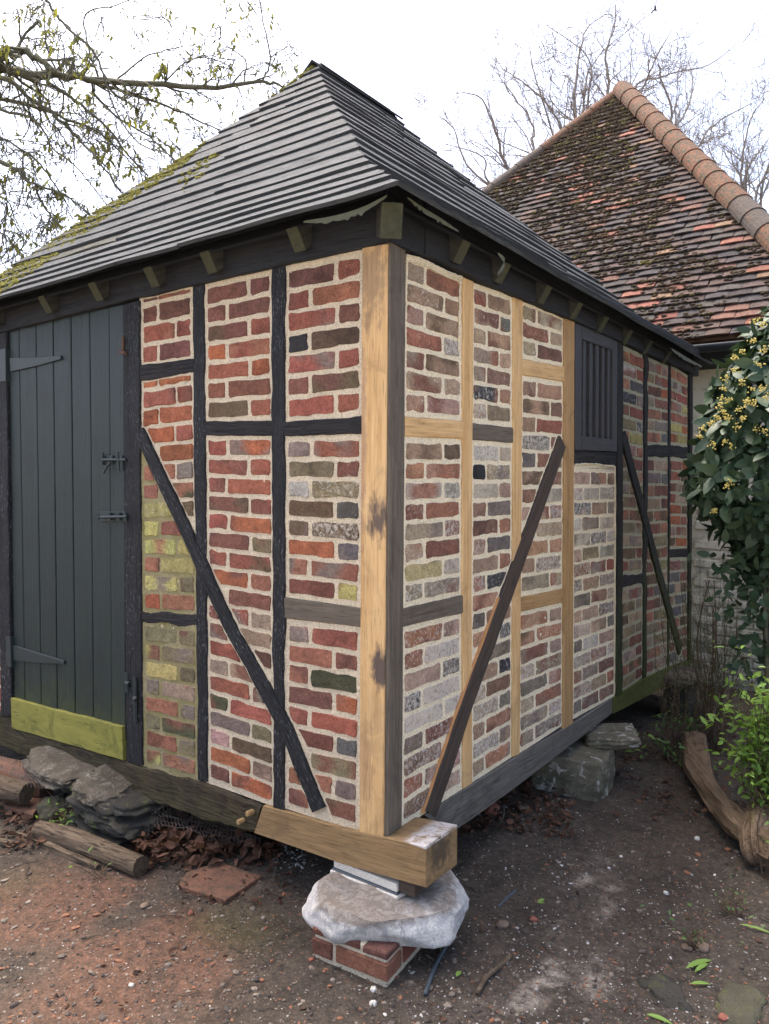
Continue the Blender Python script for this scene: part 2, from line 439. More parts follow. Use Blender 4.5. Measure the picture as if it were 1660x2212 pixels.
def ico(sub=2):
    import bmesh
    bm = bmesh.new(); bmesh.ops.create_icosphere(bm, subdivisions=sub, radius=1)
    V = [v.co.copy() for v in bm.verts]; F = [tuple(v.index for v in f.verts) for f in bm.faces]; bm.free()
    return V, F
ICO = {k: ico(k) for k in (1, 2, 3, 4, 5)}
def rock(name, ctr, size, mat, parent=None, seed=0, sub=4, box_=.55, amp=.12, rotz=0.0, freq=2.2, facets=9, tilt=(0, 0)):
    rf = random.Random(seed * 13 + 5)
    pls = []
    for _ in range(facets):
        n_ = Vector((rf.gauss(0, 1), rf.gauss(0, 1), rf.gauss(0, .8))).normalized(); pls.append((n_, rf.uniform(.68, .92) + .22 * box_))
    V0, F0 = ICO[sub]; V = []
    R = Matrix.Rotation(rotz, 3, 'Z') @ Matrix.Rotation(tilt[0], 3, 'X') @ Matrix.Rotation(tilt[1], 3, 'Y')
    for v in V0:
        m = max(abs(v.x), abs(v.y), abs(v.z))
        w = v.lerp(v / m * .93, box_)
        k = 1 + amp * nz(w.x, w.y, w.z + seed * 7.1, freq) + amp * .45 * nz(w.x, w.y, w.z + seed, freq * 3) + amp * .18 * nz(w.x, w.y, w.z + seed, freq * 9)
        for n_, d_ in pls:
            e_ = w.dot(n_) - d_
            if e_ > 0: w = w - n_ * e_ * .93
        w = w * k
        p = R @ Vector((w.x * size[0], w.y * size[1], w.z * size[2]))
        V.append(p + Vector(ctr))
    return mesh(name, V, F0, mat, parent, origin=ctr, smooth=True)

# ------------------------------------------------------------------ bricks
PAL = {  # clay colours, linear
 'r': (.31, .108, .070), 'o': (.38, .130, .060), 'd': (.22, .095, .065), 'm': (.18, .082, .062), 'b': (.14, .095, .055),
 'v': (.22, .18, .10), 'n': (.085, .085, .045), 'k': (.048, .046, .048), 's': (.135, .125, .115), 'g': (.23, .18, .145),
 'p': (.40, .25, .20), 't': (.36, .26, .17), 'w': (.46, .41, .33), 'y': (.44, .38, .14), 'c': (.34, .15, .09)}
bricks = []   # dicts collected first; the largest become objects
def clip(poly, a, nrm2):
    """keep the part of poly where (p - a).nrm2 >= 0"""
    out = []
    for i in range(len(poly)):
        p, q = poly[i], poly[(i + 1) % len(poly)]
        dp, dq = (p - a).dot(nrm2), (q - a).dot(nrm2)
        if dp >= 0: out.append(p)
        if (dp >= 0) != (dq >= 0): out.append(p + (q - p) * (dp / (dp - dq)))
    return out
def area2(poly):
    s = 0
    for i in range(len(poly)):
        p, q = poly[i], poly[(i + 1) % len(poly)]; s += p.x * q.y - q.x * p.y
    return abs(s) / 2
def brick_geo(wall, poly, code, white, face, seed, V, F, C, back=.03, r=.009, jit=.0034, gl=0.0):
    # round the corners, resample the outline
    n = len(poly); cen = sum(poly, Vector((0, 0))) / n
    if n < 3: return
    out = []
    for i in range(n):
        p0, p1, p2 = poly[i - 1], poly[i], poly[(i + 1) % n]
        a = (p0 - p1); b = (p2 - p1)
        la, lb = a.length, b.length
        if la < 1e-5 or lb < 1e-5: continue
        ra, rb = min(r, la * .4), min(r, lb * .4)
        out += [p1 + a.normalized() * ra, p1 + (a.normalized() * ra + b.normalized() * rb) * .28, p1 + b.normalized() * rb]
        m = max(0, int((lb - 2 * r) / .045))
        for k in range(1, m + 1): out.append(p1.lerp(p2, k / (m + 1)))
    # order: for each corner in->out, fine as generated
    n = len(out)
    base = Vector(PAL[code])
    jitc = Vector([rnd.gauss(1, .10) for _ in range(3)]); jl = rnd.gauss(1, .10)
    base = Vector([base[i] * (1 + (jitc[i] - 1) * .35) * jl for i in range(3)])
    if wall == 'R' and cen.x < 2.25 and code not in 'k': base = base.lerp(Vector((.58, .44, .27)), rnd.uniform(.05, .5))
    second = Vector(PAL[rnd.choice('dbdgmc')]) if rnd.random() < .55 else base * rnd.uniform(.6, .9)
    sx = rnd.random() * 90
    def colr(p, edge=0):
        f = nz(p.x * 9 + sx, p.y * 9, sx, 1.0)
        f = max(0, min(1, (f - .0) * 5.5))
        c = base.lerp(second, f * .9)
        return (c.x, c.y, c.z, white)
    ox = out; rings = []
    tilt = Vector((rnd.uniform(-.02, .02), rnd.uniform(-.03, .03)))
    def dz(p): return (p - cen).dot(tilt)
    for ri, (ins, off) in enumerate(((0.0, -back), (0.0, face - .006), (.0045, face), (.4, face))):
        ring = []
        for k, p in enumerate(ox):
            j = Vector((nz(p.x * 60, p.y * 60, seed), nz(p.x * 60, p.y * 60, seed + 9))) * jit * 2.2
            q = p + j
            if ins >= .1: q = q.lerp(cen, .45)
            elif ins > 0:
                dd = (cen - q); q = q + dd.normalized() * min(ins, dd.length * .4)
            o2 = off
            if ri >= 2: o2 += .0022 * nz(q.x * 35, q.y * 35, seed) + dz(q)
            elif ri == 1: o2 += dz(q)
            ring.append(len(V)); V.append(w3(wall, q.x, q.y, o2) if wall in 'LR' else wall_pt(wall, q, o2)); C.append(colr(q))
        rings.append(ring)
    for a, b in zip(rings, rings[1:]):
        for k in range(n): F.append((a[k], a[(k + 1) % n], b[(k + 1) % n], b[k]))
    c = len(V); V.append(w3(wall, cen.x, cen.y, face + .001)); C.append(colr(cen))
    for k in range(n): F.append((rings[-1][k], rings[-1][(k + 1) % n], c))

braces = {'L': [], 'R': []}    # wall -> [(polyline in (u,z), half width)]
def add_bricks(panel, wall, poly, code, white, face=.002):
    polys = [poly]
    for line, hw in braces[wall]:
        new = []
        for P in polys:
            cen = sum(P, Vector((0, 0))) / len(P)
            seg = None
            for a, b in zip(line, line[1:]):
                if min(a.y, b.y) - .06 <= cen.y <= max(a.y, b.y) + .06: seg = (a, b); break
            if not seg: new.append(P); continue
            a, b = seg; d = (b - a).normalized(); nn = Vector((-d.y, d.x)); g = hw + .011
            for s in (1, -1):
                Q = clip(P, a + nn * s * g, nn * s)
                if len(Q) >= 3 and area2(Q) > .0009: new.append(Q)
        polys = new
    for P in polys:
        cen = sum(P, Vector((0, 0))) / len(P)
        W = w3(wall, cen.x, cen.y); px, py, dz_ = proj(W)
        view = (CAM - W).normalized()
        ap = area2(P) * FL * FL / dz_ ** 2 * abs(view.dot(NRM[wall]))
        if -40 < px < 1700: bricks.append(dict(panel=panel, wall=wall, poly=P, code=code, white=white, face=face, area=ap, inv=(0 < px < 1660)))
def brick_section(panel, wall, TL, TR, BL, BR, rows, n, mode='SH', weights='rrdm', white=.1, start=0, topm=.012, botm=.012, side=.016, joint=.0155, face=.002):
    """rows: strings of colour codes (left to right) or '' for random ones"""
    tl, tr, bl, br = [wl(wall, *p) for p in (TL, TR, BL, BR)]
    flip = 1 if tr.x > tl.x else -1
    W = (tr - tl).length; H = (tl - bl).length
    for i in range(n):
        v0, v1 = i / n, (i + 1) / n
        vt0 = v0 * (1 - (topm + botm) / H) + topm / H * (1 - 0); vt1 = v1 * (1 - (topm + botm) / H) + topm / H
        hj = joint / H / 2
        L0, L1 = tl.lerp(bl, vt0 + hj), tl.lerp(bl, vt1 - hj); R0, R1 = tr.lerp(br, vt0 + hj), tr.lerp(br, vt1 - hj)
        par = (i + start) % 2
        wid = W - 2 * side
        if mode == 'SH': parts = [.215, .10] if par else [.10, .215]
        elif mode == 'SSH': parts = [.215, .215, .10] if par else [.10, .215, .215]
        elif mode == 'HS': parts = [.10, .215] if par else [.215, .10]
        elif mode == 'E3': parts = [[.215, .10], [.10, .215], [.10, .10, .10], [.18, .12]][(i * 7 + start) % 4]
        parts = [p * rnd.uniform(.93, 1.07) for p in parts]
        s = sum(parts) + joint * (len(parts) - 1)
        k = (wid) / s; u = side / W
        codes = rows[i] if i < len(rows) else ''
        for j, p in enumerate(parts):
            w_ = p * k / W
            a = u; b = u + w_
            jz = Vector((0, rnd.uniform(-.0025, .0025)))
            P = [L0.lerp(R0, a) + jz, L0.lerp(R0, b) + jz * rnd.uniform(-1, 1), L1.lerp(R1, b) + jz, L1.lerp(R1, a) + jz * rnd.uniform(-1, 1)]
            code = codes[j] if j < len(codes) else rnd.choice(weights)
            if code != '_':
                add_bricks(panel, wall, P, code, max(0, min(1, rnd.gauss(white, .18))), face)
            u = b + joint * k / W
def infill(wall, TL, TR, BL, BR, mat, parent, off=-.0015, amp=.0022, step=.011, seed=0):
    """one panel of mortar as relief, from picture corners"""
    tl, tr, bl, br = [wl(wall, *p) for p in (TL, TR, BL, BR)]
    W = (tr - tl).length; H = (tl - bl).length
    nu, nv = max(2, int(W / step)), max(2, int(H / step))
    V, F = [], []
    for j in range(nv + 1):
        for i in range(nu + 1):
            a, b = i / nu, j / nv
            p = tl.lerp(tr, a).lerp(bl.lerp(br, a), b)
            e = amp * nz(p.x * 26, p.y * 26, seed) + amp * .9 * nz(p.x * 75, p.y * 75, seed + 3)
            V.append(w3(wall, p.x, p.y, off + e))
    for j in range(nv):
        for i in range(nu):
            q = j * (nu + 1) + i
            F.append((q, q + 1, q + nu + 2, q + nu + 1))
    n = len(V); edge = [0, nu, nv * (nu + 1) + nu, nv * (nu + 1)]
    for e in edge: V.append(V[e] - NRM[wall] * .07)
    for k in range(4): F.append((edge[k], edge[(k + 1) % 4], n + (k + 1) % 4, n + k))
    F.append((n, n + 1, n + 2, n + 3))
    return mesh('infill_panel', V, F, mat, parent, smooth=False)
# ================================================================== GRANARY
granary = empty('granary', (0, 0, .3))
tag(granary, 'timber framed brick granary with black boarded door, raised on stones', 'outbuilding')
H_BR = {
 'L': [([(303, 934), (394, 1124.6), (493, 1343.5), (619, 1570), (690, 1748)], 13.5)],
 'R': [([(1211, 955), (1122, 1200), (1007, 1513.6), (926, 1757)], 13.0), ([(1342, 940), (1383, 1092), (1412, 1206), (1466, 1405)], 6.0)]}
for w in 'LR':
    for pts, hpx in H_BR[w]:
        line = [wl(w, *p) for p in pts]
        a, b = pts[1], pts[2]
        s = (wl(w, a[0] + hpx, a[1]) - wl(w, a[0] - hpx, a[1])).length / 2
        d = (line[2] - line[1]).normalized()
        braces[w].append((line, s * abs(d.y)))
P = {}
def pan(key, wall, TL, TR, BL, BR, mat, **k):
    P[key] = infill(wall, TL, TR, BL, BR, mat, granary, seed=len(P) * 5, **k); return P[key]
e = 5
# left wall --------------------------------------------------------
pan('A', 'L', (300, 640), (423, 612), (306, 1657), (432, 1693), MORTAR_L)
pan('A2', 'L', (302, 966), (303.5, 968), (305, 1240), (431, 1240), MORTAR_M, off=.0010)
pan('A3', 'L', (305, 1240), (431, 1240), (306, 1657), (431, 1692), MORTAR_M, off=.0010)
pan('B', 'L', (436, 611), (594, 575), (444, 1690), (600, 1746), MORTAR_L)
pan('C', 'L', (610, 567), (790, 530), (610, 1745), (782, 1800), MORTAR_L)
S = brick_section
def pq(lst): return lst
S('A', 'L', (304, 645), (416, 619), (304, 657), (416, 632), ['mo'], 1, white=0, topm=.004, botm=.0, joint=.006)
S('A', 'L', (304, 660), (416, 636), (304, 791), (416, 776), ['dm', 'rr', 'rm'], 3, white=0, topm=.004, botm=.006)
S('A', 'L', (304, 826), (418, 806), (304, 841), (418, 823), ['oo'], 1, white=.2, topm=.002, botm=.0, joint=.006)
S('A', 'L', (304, 842), (419, 825), (309, 1320), (426, 1328), ['rr', 'oo', 'or', 'mo', 'cg', 'cn', 'yb', 'yr', 'yy', 'cy', 'yv', 'oc'], 12, start=1, white=.2, topm=.006, botm=.008, face=.0042)
S('A', 'L', (310, 1345), (427, 1357), (313, 1652), (427, 1684), ['vv', 'yv', 'yv', 'vt', 'cv', 'vn', 'cv', 'yc'], 8, start=1, white=.1, topm=.008, botm=.010, face=.0042)
S('B', 'L', (441, 615), (588, 581), (444, 912), (590, 908), ['mm', 'dm', 'mr', 'or', 'ro', 'rd', 'br'], 7, start=1, white=.05)
S('B', 'L', (444, 941), (590, 941), (449, 1687), (593, 1743), ['ro', 'rr', 'rr', 'br', 'ro', 'mv', 'rr', 'oc', 'rd', 'rt', 'gt', 'rd', 'tt', 'rg', 'nr', 'gv', 'pb', 'op', 'mo'], 19, start=0, white=.1)
S('C', 'L', (616, 572), (785, 537), (616, 912), (783, 898), ['mr', 'rc', 'rd', 'kb', 'rr', 'db', 'rr'], 7, start=1, white=.05, topm=.02)
S('C', 'L', (616, 943), (783, 938), (617, 1290), (780, 1314), ['gr', 'vd', 'wv', 'bs', 'gb', 'os', 'gd', 'dy'], 8, start=0, white=.25)
S('C', 'L', (617, 1336), (779, 1356), (616, 1743), (775, 1791), ['pr', 'cd', 'mn', 'mo', 'rr', 'ds', 'mv', 'cg', 'md'], 9, start=0, white=.15)
# panel left of the door
pan('K', 'L', (-75, 735), (2, 716), (-55, 1570), (10, 1570), MORTAR_L)
S('K', 'L', (-72, 737), (-6, 720), (-48, 1560), (8, 1565), [], 21, mode='E3', weights='rrdmc')
# right wall --------------------------------------------------------
pan('D', 'R', (866, 545), (1003, 601), (864, 1793), (1003, 1702), MORTAR_R)
pan('E', 'R', (1015, 608), (1110, 641), (1012, 1696), (1110, 1632), MORTAR_R)
pan('F', 'R', (1122, 643), (1220, 686), (1115, 1632), (1218, 1565), MORTAR_R)
pan('G', 'R', (1232, 985), (1333, 993), (1232, 1557), (1332, 1501), MORTAR_R)
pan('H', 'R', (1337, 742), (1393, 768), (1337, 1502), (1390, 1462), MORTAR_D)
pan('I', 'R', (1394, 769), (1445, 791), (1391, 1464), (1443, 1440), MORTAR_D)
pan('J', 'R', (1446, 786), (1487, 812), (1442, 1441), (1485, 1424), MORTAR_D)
WR = 'pgdrsmptdc'
S('D', 'R', (874, 552), (997, 603), (871, 898), (997, 910), ['gd', 'md', 'pt', 'rg', 'gm', 'tt', 'rp'], 7, start=0, white=.45, weights=WR, topm=.008)
S('D', 'R', (871, 943), (997, 949), (869, 1314), (996, 1286), ['ms', 'or', 'ww', 'dr', 'gd', 'tm', 'yw', 'vs'], 8, start=1, white=.5, weights=WR)
S('D', 'R', (868, 1355), (996, 1325), (866, 1786), (998, 1698), ['op', 'cp', 'ps', 'kp', 'tg', 'gr', 'mt', 'rp', 'dp'], 9, start=1, white=.7, weights=WR)
S('E', 'R', (1020, 613), (1106, 640), (1018, 913), (1106, 923), ['rm', 'ms', 'tc', 'gt', 'gm', 'kr', 'tt'], 7, start=0, white=.4, weights=WR)
S('E', 'R', (1018, 951), (1106, 957), (1017, 1692), (1105, 1636), ['ww', 'kv', 'wp', 'ms', 'mr', 'ps', 'pr', 'rk', 'rm', 's', 'os', 'dg', 'mk', 'td', 'ts', 'mr', 'gd', 'to'], 18, start=1, white=.55, weights=WR)
S('F', 'R', (1126, 647), (1216, 684), (1126, 775), (1216, 791), ['vw', 'ct', 'vm'], 3, start=0, white=.45, weights=WR)
S('F', 'R', (1126, 811), (1216, 826), (1122, 1289), (1215, 1271), ['mr', 'cm', 'dr', 'sm', 's', 'md', 'dw', 'pr', 'wt', 'oc', 'dm', 'gv'], 12, start=0, white=.5, weights=WR)
S('F', 'R', (1121, 1323), (1214, 1302), (1120, 1626), (1214, 1571), ['cp', 'ro', 'gp', 'mv', 'sp', 'tm', 'gr', 'sg'], 8, start=1, white=.55, weights=WR)
S('G', 'R', (1237, 1001), (1328, 1005), (1237, 1011), (1328, 1015), ['om'], 1, white=.5, topm=.014, botm=0, joint=.005, weights=WR)
S('G', 'R', (1237, 1013), (1328, 1017), (1236, 1553), (1327, 1505), ['prm', 'gwg', 'kds', 'gsw', 'wsg', 'pvw', 'cgr'], 16, mode='SSH', start=1, white=.55, weights='pgdssmgtdc', topm=.006)
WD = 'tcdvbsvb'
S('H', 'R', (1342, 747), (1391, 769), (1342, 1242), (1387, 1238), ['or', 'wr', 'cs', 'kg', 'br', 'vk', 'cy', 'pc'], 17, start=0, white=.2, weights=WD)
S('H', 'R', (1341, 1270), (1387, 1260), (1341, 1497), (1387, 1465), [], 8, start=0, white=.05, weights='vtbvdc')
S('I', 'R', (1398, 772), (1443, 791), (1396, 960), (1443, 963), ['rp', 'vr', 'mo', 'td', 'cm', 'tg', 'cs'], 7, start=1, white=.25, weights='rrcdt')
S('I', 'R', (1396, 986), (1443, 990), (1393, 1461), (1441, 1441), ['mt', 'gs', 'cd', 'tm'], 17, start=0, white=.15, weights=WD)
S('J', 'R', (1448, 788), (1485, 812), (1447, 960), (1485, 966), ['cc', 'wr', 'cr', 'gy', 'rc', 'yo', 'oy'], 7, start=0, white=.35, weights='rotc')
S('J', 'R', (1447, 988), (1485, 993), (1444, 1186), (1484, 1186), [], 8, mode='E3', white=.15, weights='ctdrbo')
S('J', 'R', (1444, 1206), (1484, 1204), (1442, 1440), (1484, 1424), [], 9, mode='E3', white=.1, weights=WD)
# bricks -> objects
bricks.sort(key=lambda b: -b['area'] if b['inv'] else 0)
rest = ([], [], [])
for i, b in enumerate(bricks):
    V, F, C = ([], [], []) if i < 299 else rest
    brick_geo(b['wall'], b['poly'], b['code'], b['white'], b['face'], i, V, F, C)
    if i < 299 and V: mesh('brick', V, F, BRICK, P[b['panel']], cols=C)
o = raw('brickwork', rest[0], rest[1], BRICK, granary, cols=rest[2]); o['kind'] = 'stuff'
print('bricks', len(bricks))
# ---- smears of lime mortar round the newest panels on the right
V, F = [], []
def smear(wall, pts, w=.006, h=.006, n=1):
    L = smooth_line([w3(wall, *wl(wall, *p), .003) for p in pts], 14)
    L = [p + NRM[wall] * (.002 * nz(p.x * 60, p.y * 60, p.z * 60)) + Vector((0, 0, .004 * nz(p.y * 45, p.z * 45, 3))) + (Vector((0, .004, 0)) if wall == 'R' else Vector((.004, 0, 0))) * nz(p.z * 50, 7, p.y * 50) for p in L]
    tube_into(V, F, L, [w * (.6 + .8 * abs(nz(q.x * 30, q.y * 30, q.z * 30 + 5))) for q in L], 5)
for k in range(3):
    o_ = k * 5
    smear('R', [(876, 551 + o_), (915, 563 + o_), (955, 583 + o_), (996, 600 + o_)])
smear('R', [(877, 556), (876, 600), (875, 660), (875, 690)]); smear('R', [(993, 606), (991, 640), (990, 690), (989, 760)])
smear('R', [(1240, 1004), (1275, 1002), (1325, 1008)], .006); smear('R', [(1327, 1008), (1328, 1100), (1327, 1300), (1326, 1500)], .0045)
smear('R', [(1237, 1010), (1237, 1200), (1236, 1540)], .004)
o = raw('mortar_smear', V, F, MORTAR_R, granary, smooth=True); o['kind'] = 'stuff'

# ---- timbers
T = wt
G = granary
# left wall
T('L', 'door_post', [((-10, 725), (17, 718)), ((6, 1545), (28, 1545))], BLACK, G, proud=.012, depth=.1, wob=.003)
T('L', 'door_post', [((268, 660), (303, 650)), ((276, 1642), (310, 1652))], BLACK, G, proud=.010, depth=.1, wob=.002)
T('L', 'stud', [((416.5, 618), (441.5, 611)), ((419, 940), (444, 940)), ((424, 1300), (447, 1300)), ((428, 1683), (449, 1688))], BLACK, G, proud=.006, wob=.004, seg=.03)
T('L', 'stud', [((587.5, 582), (616, 572)), ((588, 1000), (616, 1000)), ((591, 1500), (615, 1505)), ((592, 1743), (616, 1748))], BLACK, G, proud=.006, wob=.004, seg=.03)
T('L', 'rail', [((303, 789.7), (303, 824)), ((419, 774), (419, 804))], BLACK_OLD, G, proud=.005, wob=.003, seg=.03)
T('L', 'rail', [((308, 1321), (308, 1342)), ((427, 1327), (427, 1354))], BLACK_OLD, G, proud=.006, wob=.005, seg=.02)
T('L', 'rail', [((443, 911), (443, 940)), ((590, 908.6), (590, 942))], BLACK_OLD, G, proud=.006, wob=.003, seg=.03)
T('L', 'rail', [((614, 911), (614, 942.5)), ((785, 897), (785, 938))], BLACK_OLD, G, proud=.006, wob=.003, seg=.03)
T('L', 'rail', [((614, 1290), (614, 1335)), ((782, 1313), (782, 1355))], OAK_GREY, G, proud=.005, wob=.001)
def brace_st(wall, i):
    line, hw = braces[wall][i]; st = []
    for k, p in enumerate(line):
        d = (line[min(k + 1, len(line) - 1)] - line[max(k - 1, 0)]).normalized(); nn = Vector((-d.y, d.x))
        a, b = p + nn * hw, p - nn * hw
        st.append((w3(wall, a.x, a.y), w3(wall, b.x, b.y)))
    return st
timber('brace', brace_st('L', 0), NRM['L'], .014, .05, BLACK, G, wob=.0035, seg=.025)
timber('brace', brace_st('R', 0), NRM['R'], .013, .05, OAK_BROWN, G, wob=.0012)
timber('brace', brace_st('R', 1), NRM['R'], .014, .05, DARKMOSS, G, wob=.003, seg=.03)
o = T('R', 'packing_strip', [((1073, 1290), (1077, 1290)), ((990, 1515), (995.5, 1515)), ((908, 1757), (914, 1757))], plain('rust_orange_strip', (.50, .25, .10), .9), G, proud=.007, depth=.02, wob=.0025, seg=.02, cham=.001)
o['label'] = 'orange stained strip along the brown brace'
# corner post: two timbers side by side, pale face to the left wall and grey face to the right one
lt, rt = on_y(785, 537), on_y(840, 529); lb, rb = on_y(778.5, 1799), on_y(831, 1811)
timber('corner_post', [(lt, rt), (lb, rb)], NRM['L'], .010, .045, OAK_POST, G, wob=.0008, cham=.003)
a0 = Vector((.014, .0, 2.462)); b0 = on_x(874.5, 543); a1 = Vector((.004, 0, .415)); b1 = on_x(866, 1791)
o = timber('corner_post', [((0.0175, -.004, 2.462), (b0.x, b0.y, 2.462)), ((.0075, -.004, .400), (b1.x, b1.y, .400))], NRM['R'], .004, .085, OAK_GREY, G, wob=.0008, cham=.002)
o['label'] = 'grey weathered face of the corner post'
# right wall
o = T('R', 'stud', [((997.5, 600), (1020.5, 609)), ((996, 1285), (1016.5, 1280)), ((998, 1703), (1018, 1690))], OAK, G, proud=.006, wob=.001); o['label'] = 'pale new oak stud'
T('R', 'stud', [((1106.5, 639), (1127, 647)), ((1104, 1635), (1120.5, 1627))], OAK, G, proud=.006, wob=.001)
T('R', 'stud', [((1216, 681), (1237, 692)), ((1213.5, 1574), (1233.5, 1561))], OAK_TAN, G, proud=.010, wob=.001)
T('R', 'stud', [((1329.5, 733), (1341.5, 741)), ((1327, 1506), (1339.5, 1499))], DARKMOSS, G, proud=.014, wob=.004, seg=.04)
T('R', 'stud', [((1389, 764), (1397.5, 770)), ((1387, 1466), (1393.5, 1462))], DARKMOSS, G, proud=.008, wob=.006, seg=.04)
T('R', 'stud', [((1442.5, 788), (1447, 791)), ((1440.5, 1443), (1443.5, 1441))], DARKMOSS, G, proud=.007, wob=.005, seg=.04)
T('R', 'end_post', [((1485, 806), (1491.5, 809)), ((1483.5, 1426), (1488, 1424))], DARKMOSS, G, proud=.016, depth=.12, wob=.003)
R_ = [  # xL, top, bottom, xR, top, bottom, material, wobble
 (872, 898.7, 942.5, 998, 909.7, 948.8, OAK, .001), (868, 1315, 1354, 998, 1284.5, 1324, OAK_GREY, .001), (1018, 913.6, 950.4, 1107, 923.5, 956.7, OAK_GREY, .0012),
 (1126, 775, 810, 1217, 792, 825, OAK, .001), (1121, 1290, 1322, 1215, 1271, 1301, OAK_TAN, .001), (1235, 972.5, 1000, 1331, 976.5, 1005, BLACK_OLD, .003),
 (1341, 1244, 1269, 1388, 1238.5, 1258.5, BLACK_OLD, .004), (1397, 961, 984.6, 1444, 963, 989, BLACK_OLD, .004), (1446.5, 961, 986, 1486, 966.5, 992, BLACK_OLD, .004), (1443, 1187, 1204, 1485, 1184, 1203, BLACK_OLD, .004)]
for xl, a, b, xr, c, d, m, wb in R_:
    T('R', 'rail', [((xl, a), (xl, b)), ((xr, c), (xr, d))], m, G, proud=.005, wob=wb, seg=.03)
# wall plates
zt, zb = 2.70, on_y(790, 536.5).z
pl = on_y(300, 645.5)
timber('wall_plate', [((-3.34, 0, zb + .17), (-3.34, 0, zb - .035)), ((pl.x, 0, pl.z + .2), (pl.x, 0, pl.z)), ((.0, 0, zb + .2), (.0, 0, zb)), ((.026, 0, zb + .2), (.026, 0, zb))], NRM['L'], .022, .19, BLACK_PLAIN, G, wob=.003, seg=.1)
q = [on_x(x, y) for x, y in ((897, 549), (1020, 607), (1237, 697), (1340, 742), (1487, 806))]
timber('wall_plate', [((0, .192, q[0].z + .2), (0, .192, q[0].z))] + [((0, p.y, p.z + .195), (0, p.y, p.z)) for p in q[1:]] + [((0, 3.72, q[-1].z + .18), (0, 3.72, q[-1].z - .01))], NRM['R'], .030, .15, BLACK_PLAIN, G, wob=.003, seg=.1)
print('plate', [(round(p.y, 2), round(p.z, 2)) for p in q], zb, pl.z)
# sills
def sill(wall, name, st, mat, proud=.008, depth=.2, **k): return T(wall, name, st, mat, G, proud=proud, depth=depth, **k)
sill('L', 'sill_beam', [((-160, 1478), (-160, 1555)), ((0, 1532), (0, 1610)), ((150, 1607), (150, 1672)), ((300, 1650), (300, 1722)), ((430, 1686), (430, 1768)), ((566, 1737), (552, 1800))], SILL_OLD, proud=.010, wob=.006, seg=.03, cham=.012)
o = sill('R', 'sill_beam', [((914, 1760), (960, 1806)), ((1018, 1691), (1018, 1767)), ((1120, 1628), (1120, 1693)), ((1233, 1562), (1233, 1607)), ((1318, 1508), (1318, 1541))], SILL_GREY, proud=.010, wob=.001)
o = sill('R', 'sill_beam', [((1319, 1508), (1319, 1542)), ((1387, 1466), (1387, 1508)), ((1440, 1441), (1440, 1479)), ((1489, 1424), (1489, 1458))], SILL_GREEN, proud=.012, wob=.001)
o['label'] = 'green algae covered length of the right hand sill'
# the new oak beam that sticks out past the corner
def P3(px, py, y): return on_y(px, py, y)
yb = -.014
st = [(P3(568, 1740, yb), P3(548, 1800, yb)), (P3(743, 1790, yb), P3(735, 1866, yb)), (Vector((.178, yb, .417)), Vector((.178, yb, .272)))]
o = timber('corner_sill_beam', st, Vector((0, -1, 0)), 0, .20, OAK_BEAM, G, wob=.0004, cham=.003, seg=.2)
o['label'] = 'new oak beam end projecting past the corner post'
for px, py in ((541, 1756), (521.5, 1774)):
    c = on_y(px, py, -.02); V, F = [], []
    tube_into(V, F, [c + Vector((0, .05, 0)), c + Vector((0, -.018, .002)), c + Vector((0, -.022, .002))], [.012, .0115, .009], 10)
    mesh('peg', V, F, PEGW, G)

# ---- door
door = empty('door', on_y(140, 1100), G)
th = [(16.5, 38, 75, 112, 150, 190.5, 233, 265.6), (29, 53, 88, 122, 160.5, 199.5, 239.5, 270)]
def dtop(x): return 710.5 + (x - 16.4) * (657.6 - 710.5) / (265.6 - 16.4)
def dbot(x): return 1571.5 + (x - 29) * (1640 - 1571.5) / (241)
for i in range(7):
    g = .9
    xa, xb, ya, yb_ = th[0][i] + g, th[0][i + 1] - g, th[1][i] + g, th[1][i + 1] - g
    T('L', 'plank', [((xa, dtop(xa)), (xb, dtop(xb))), ((ya, dbot(ya)), (yb_, dbot(yb_)))], DOORW, door, proud=-.004 + rnd.uniform(-.0015, .0015), depth=.03, wob=.0007, cham=.003, seg=.15)
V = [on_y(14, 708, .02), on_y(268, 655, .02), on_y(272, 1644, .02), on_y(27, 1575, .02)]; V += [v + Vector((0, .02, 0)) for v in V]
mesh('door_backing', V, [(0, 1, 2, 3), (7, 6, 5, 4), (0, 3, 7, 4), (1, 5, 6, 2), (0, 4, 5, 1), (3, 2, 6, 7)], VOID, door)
o = T('L', 'kick_board', [((28, 1506), (30, 1572)), ((92, 1524), (109, 1594)), ((268, 1568), (270, 1641))], KICK, door, proud=.014, depth=.012, wob=.0015, seg=.03, cham=.003); o['label'] = 'yellow green mossy board'
T('L', 'strap_hinge', [((22, 773), (24, 803)), ((75, 772), (75, 792)), ((132, 768), (133, 776))], IRON, door, proud=.006, depth=.004, wob=.0004, cham=.0015)
T('L', 'strap_hinge', [((29, 1393), (31, 1426)), ((85, 1411), (85, 1432)), ((139, 1427), (140, 1434))], IRON, door, proud=.006, depth=.004, wob=.0004, cham=.0015)
T('L', 'hinge_plate', [((2, 757), (18, 753)), ((4, 825), (19, 824))], IRON, door, proud=.018, depth=.004, wob=.0005, cham=.002)
T('L', 'hinge_plate', [((18, 1374), (28, 1375)), ((20, 1437), (30, 1440))], IRON, door, proud=.018, depth=.004, wob=.0005, cham=.002)
def bars(name, specs, mat, parent):
    V, F = [], []
    for pts, r, off in specs: tube_into(V, F, [on_y(x, y, -off) for x, y in pts], [r] * len(pts), 8)
    return raw(name, V, F, mat, parent, smooth=False)
bars('bolt', [([(220, 993), (272, 993)], .0065, .018), ([(221, 978), (221, 1003)], .007, .012), ([(254, 976), (256, 1018)], .006, .020), ([(238, 1000), (230, 1008), (223, 1022)], .005, .022), ([(263, 984), (264, 1016)], .008, .014)], IRON, door)
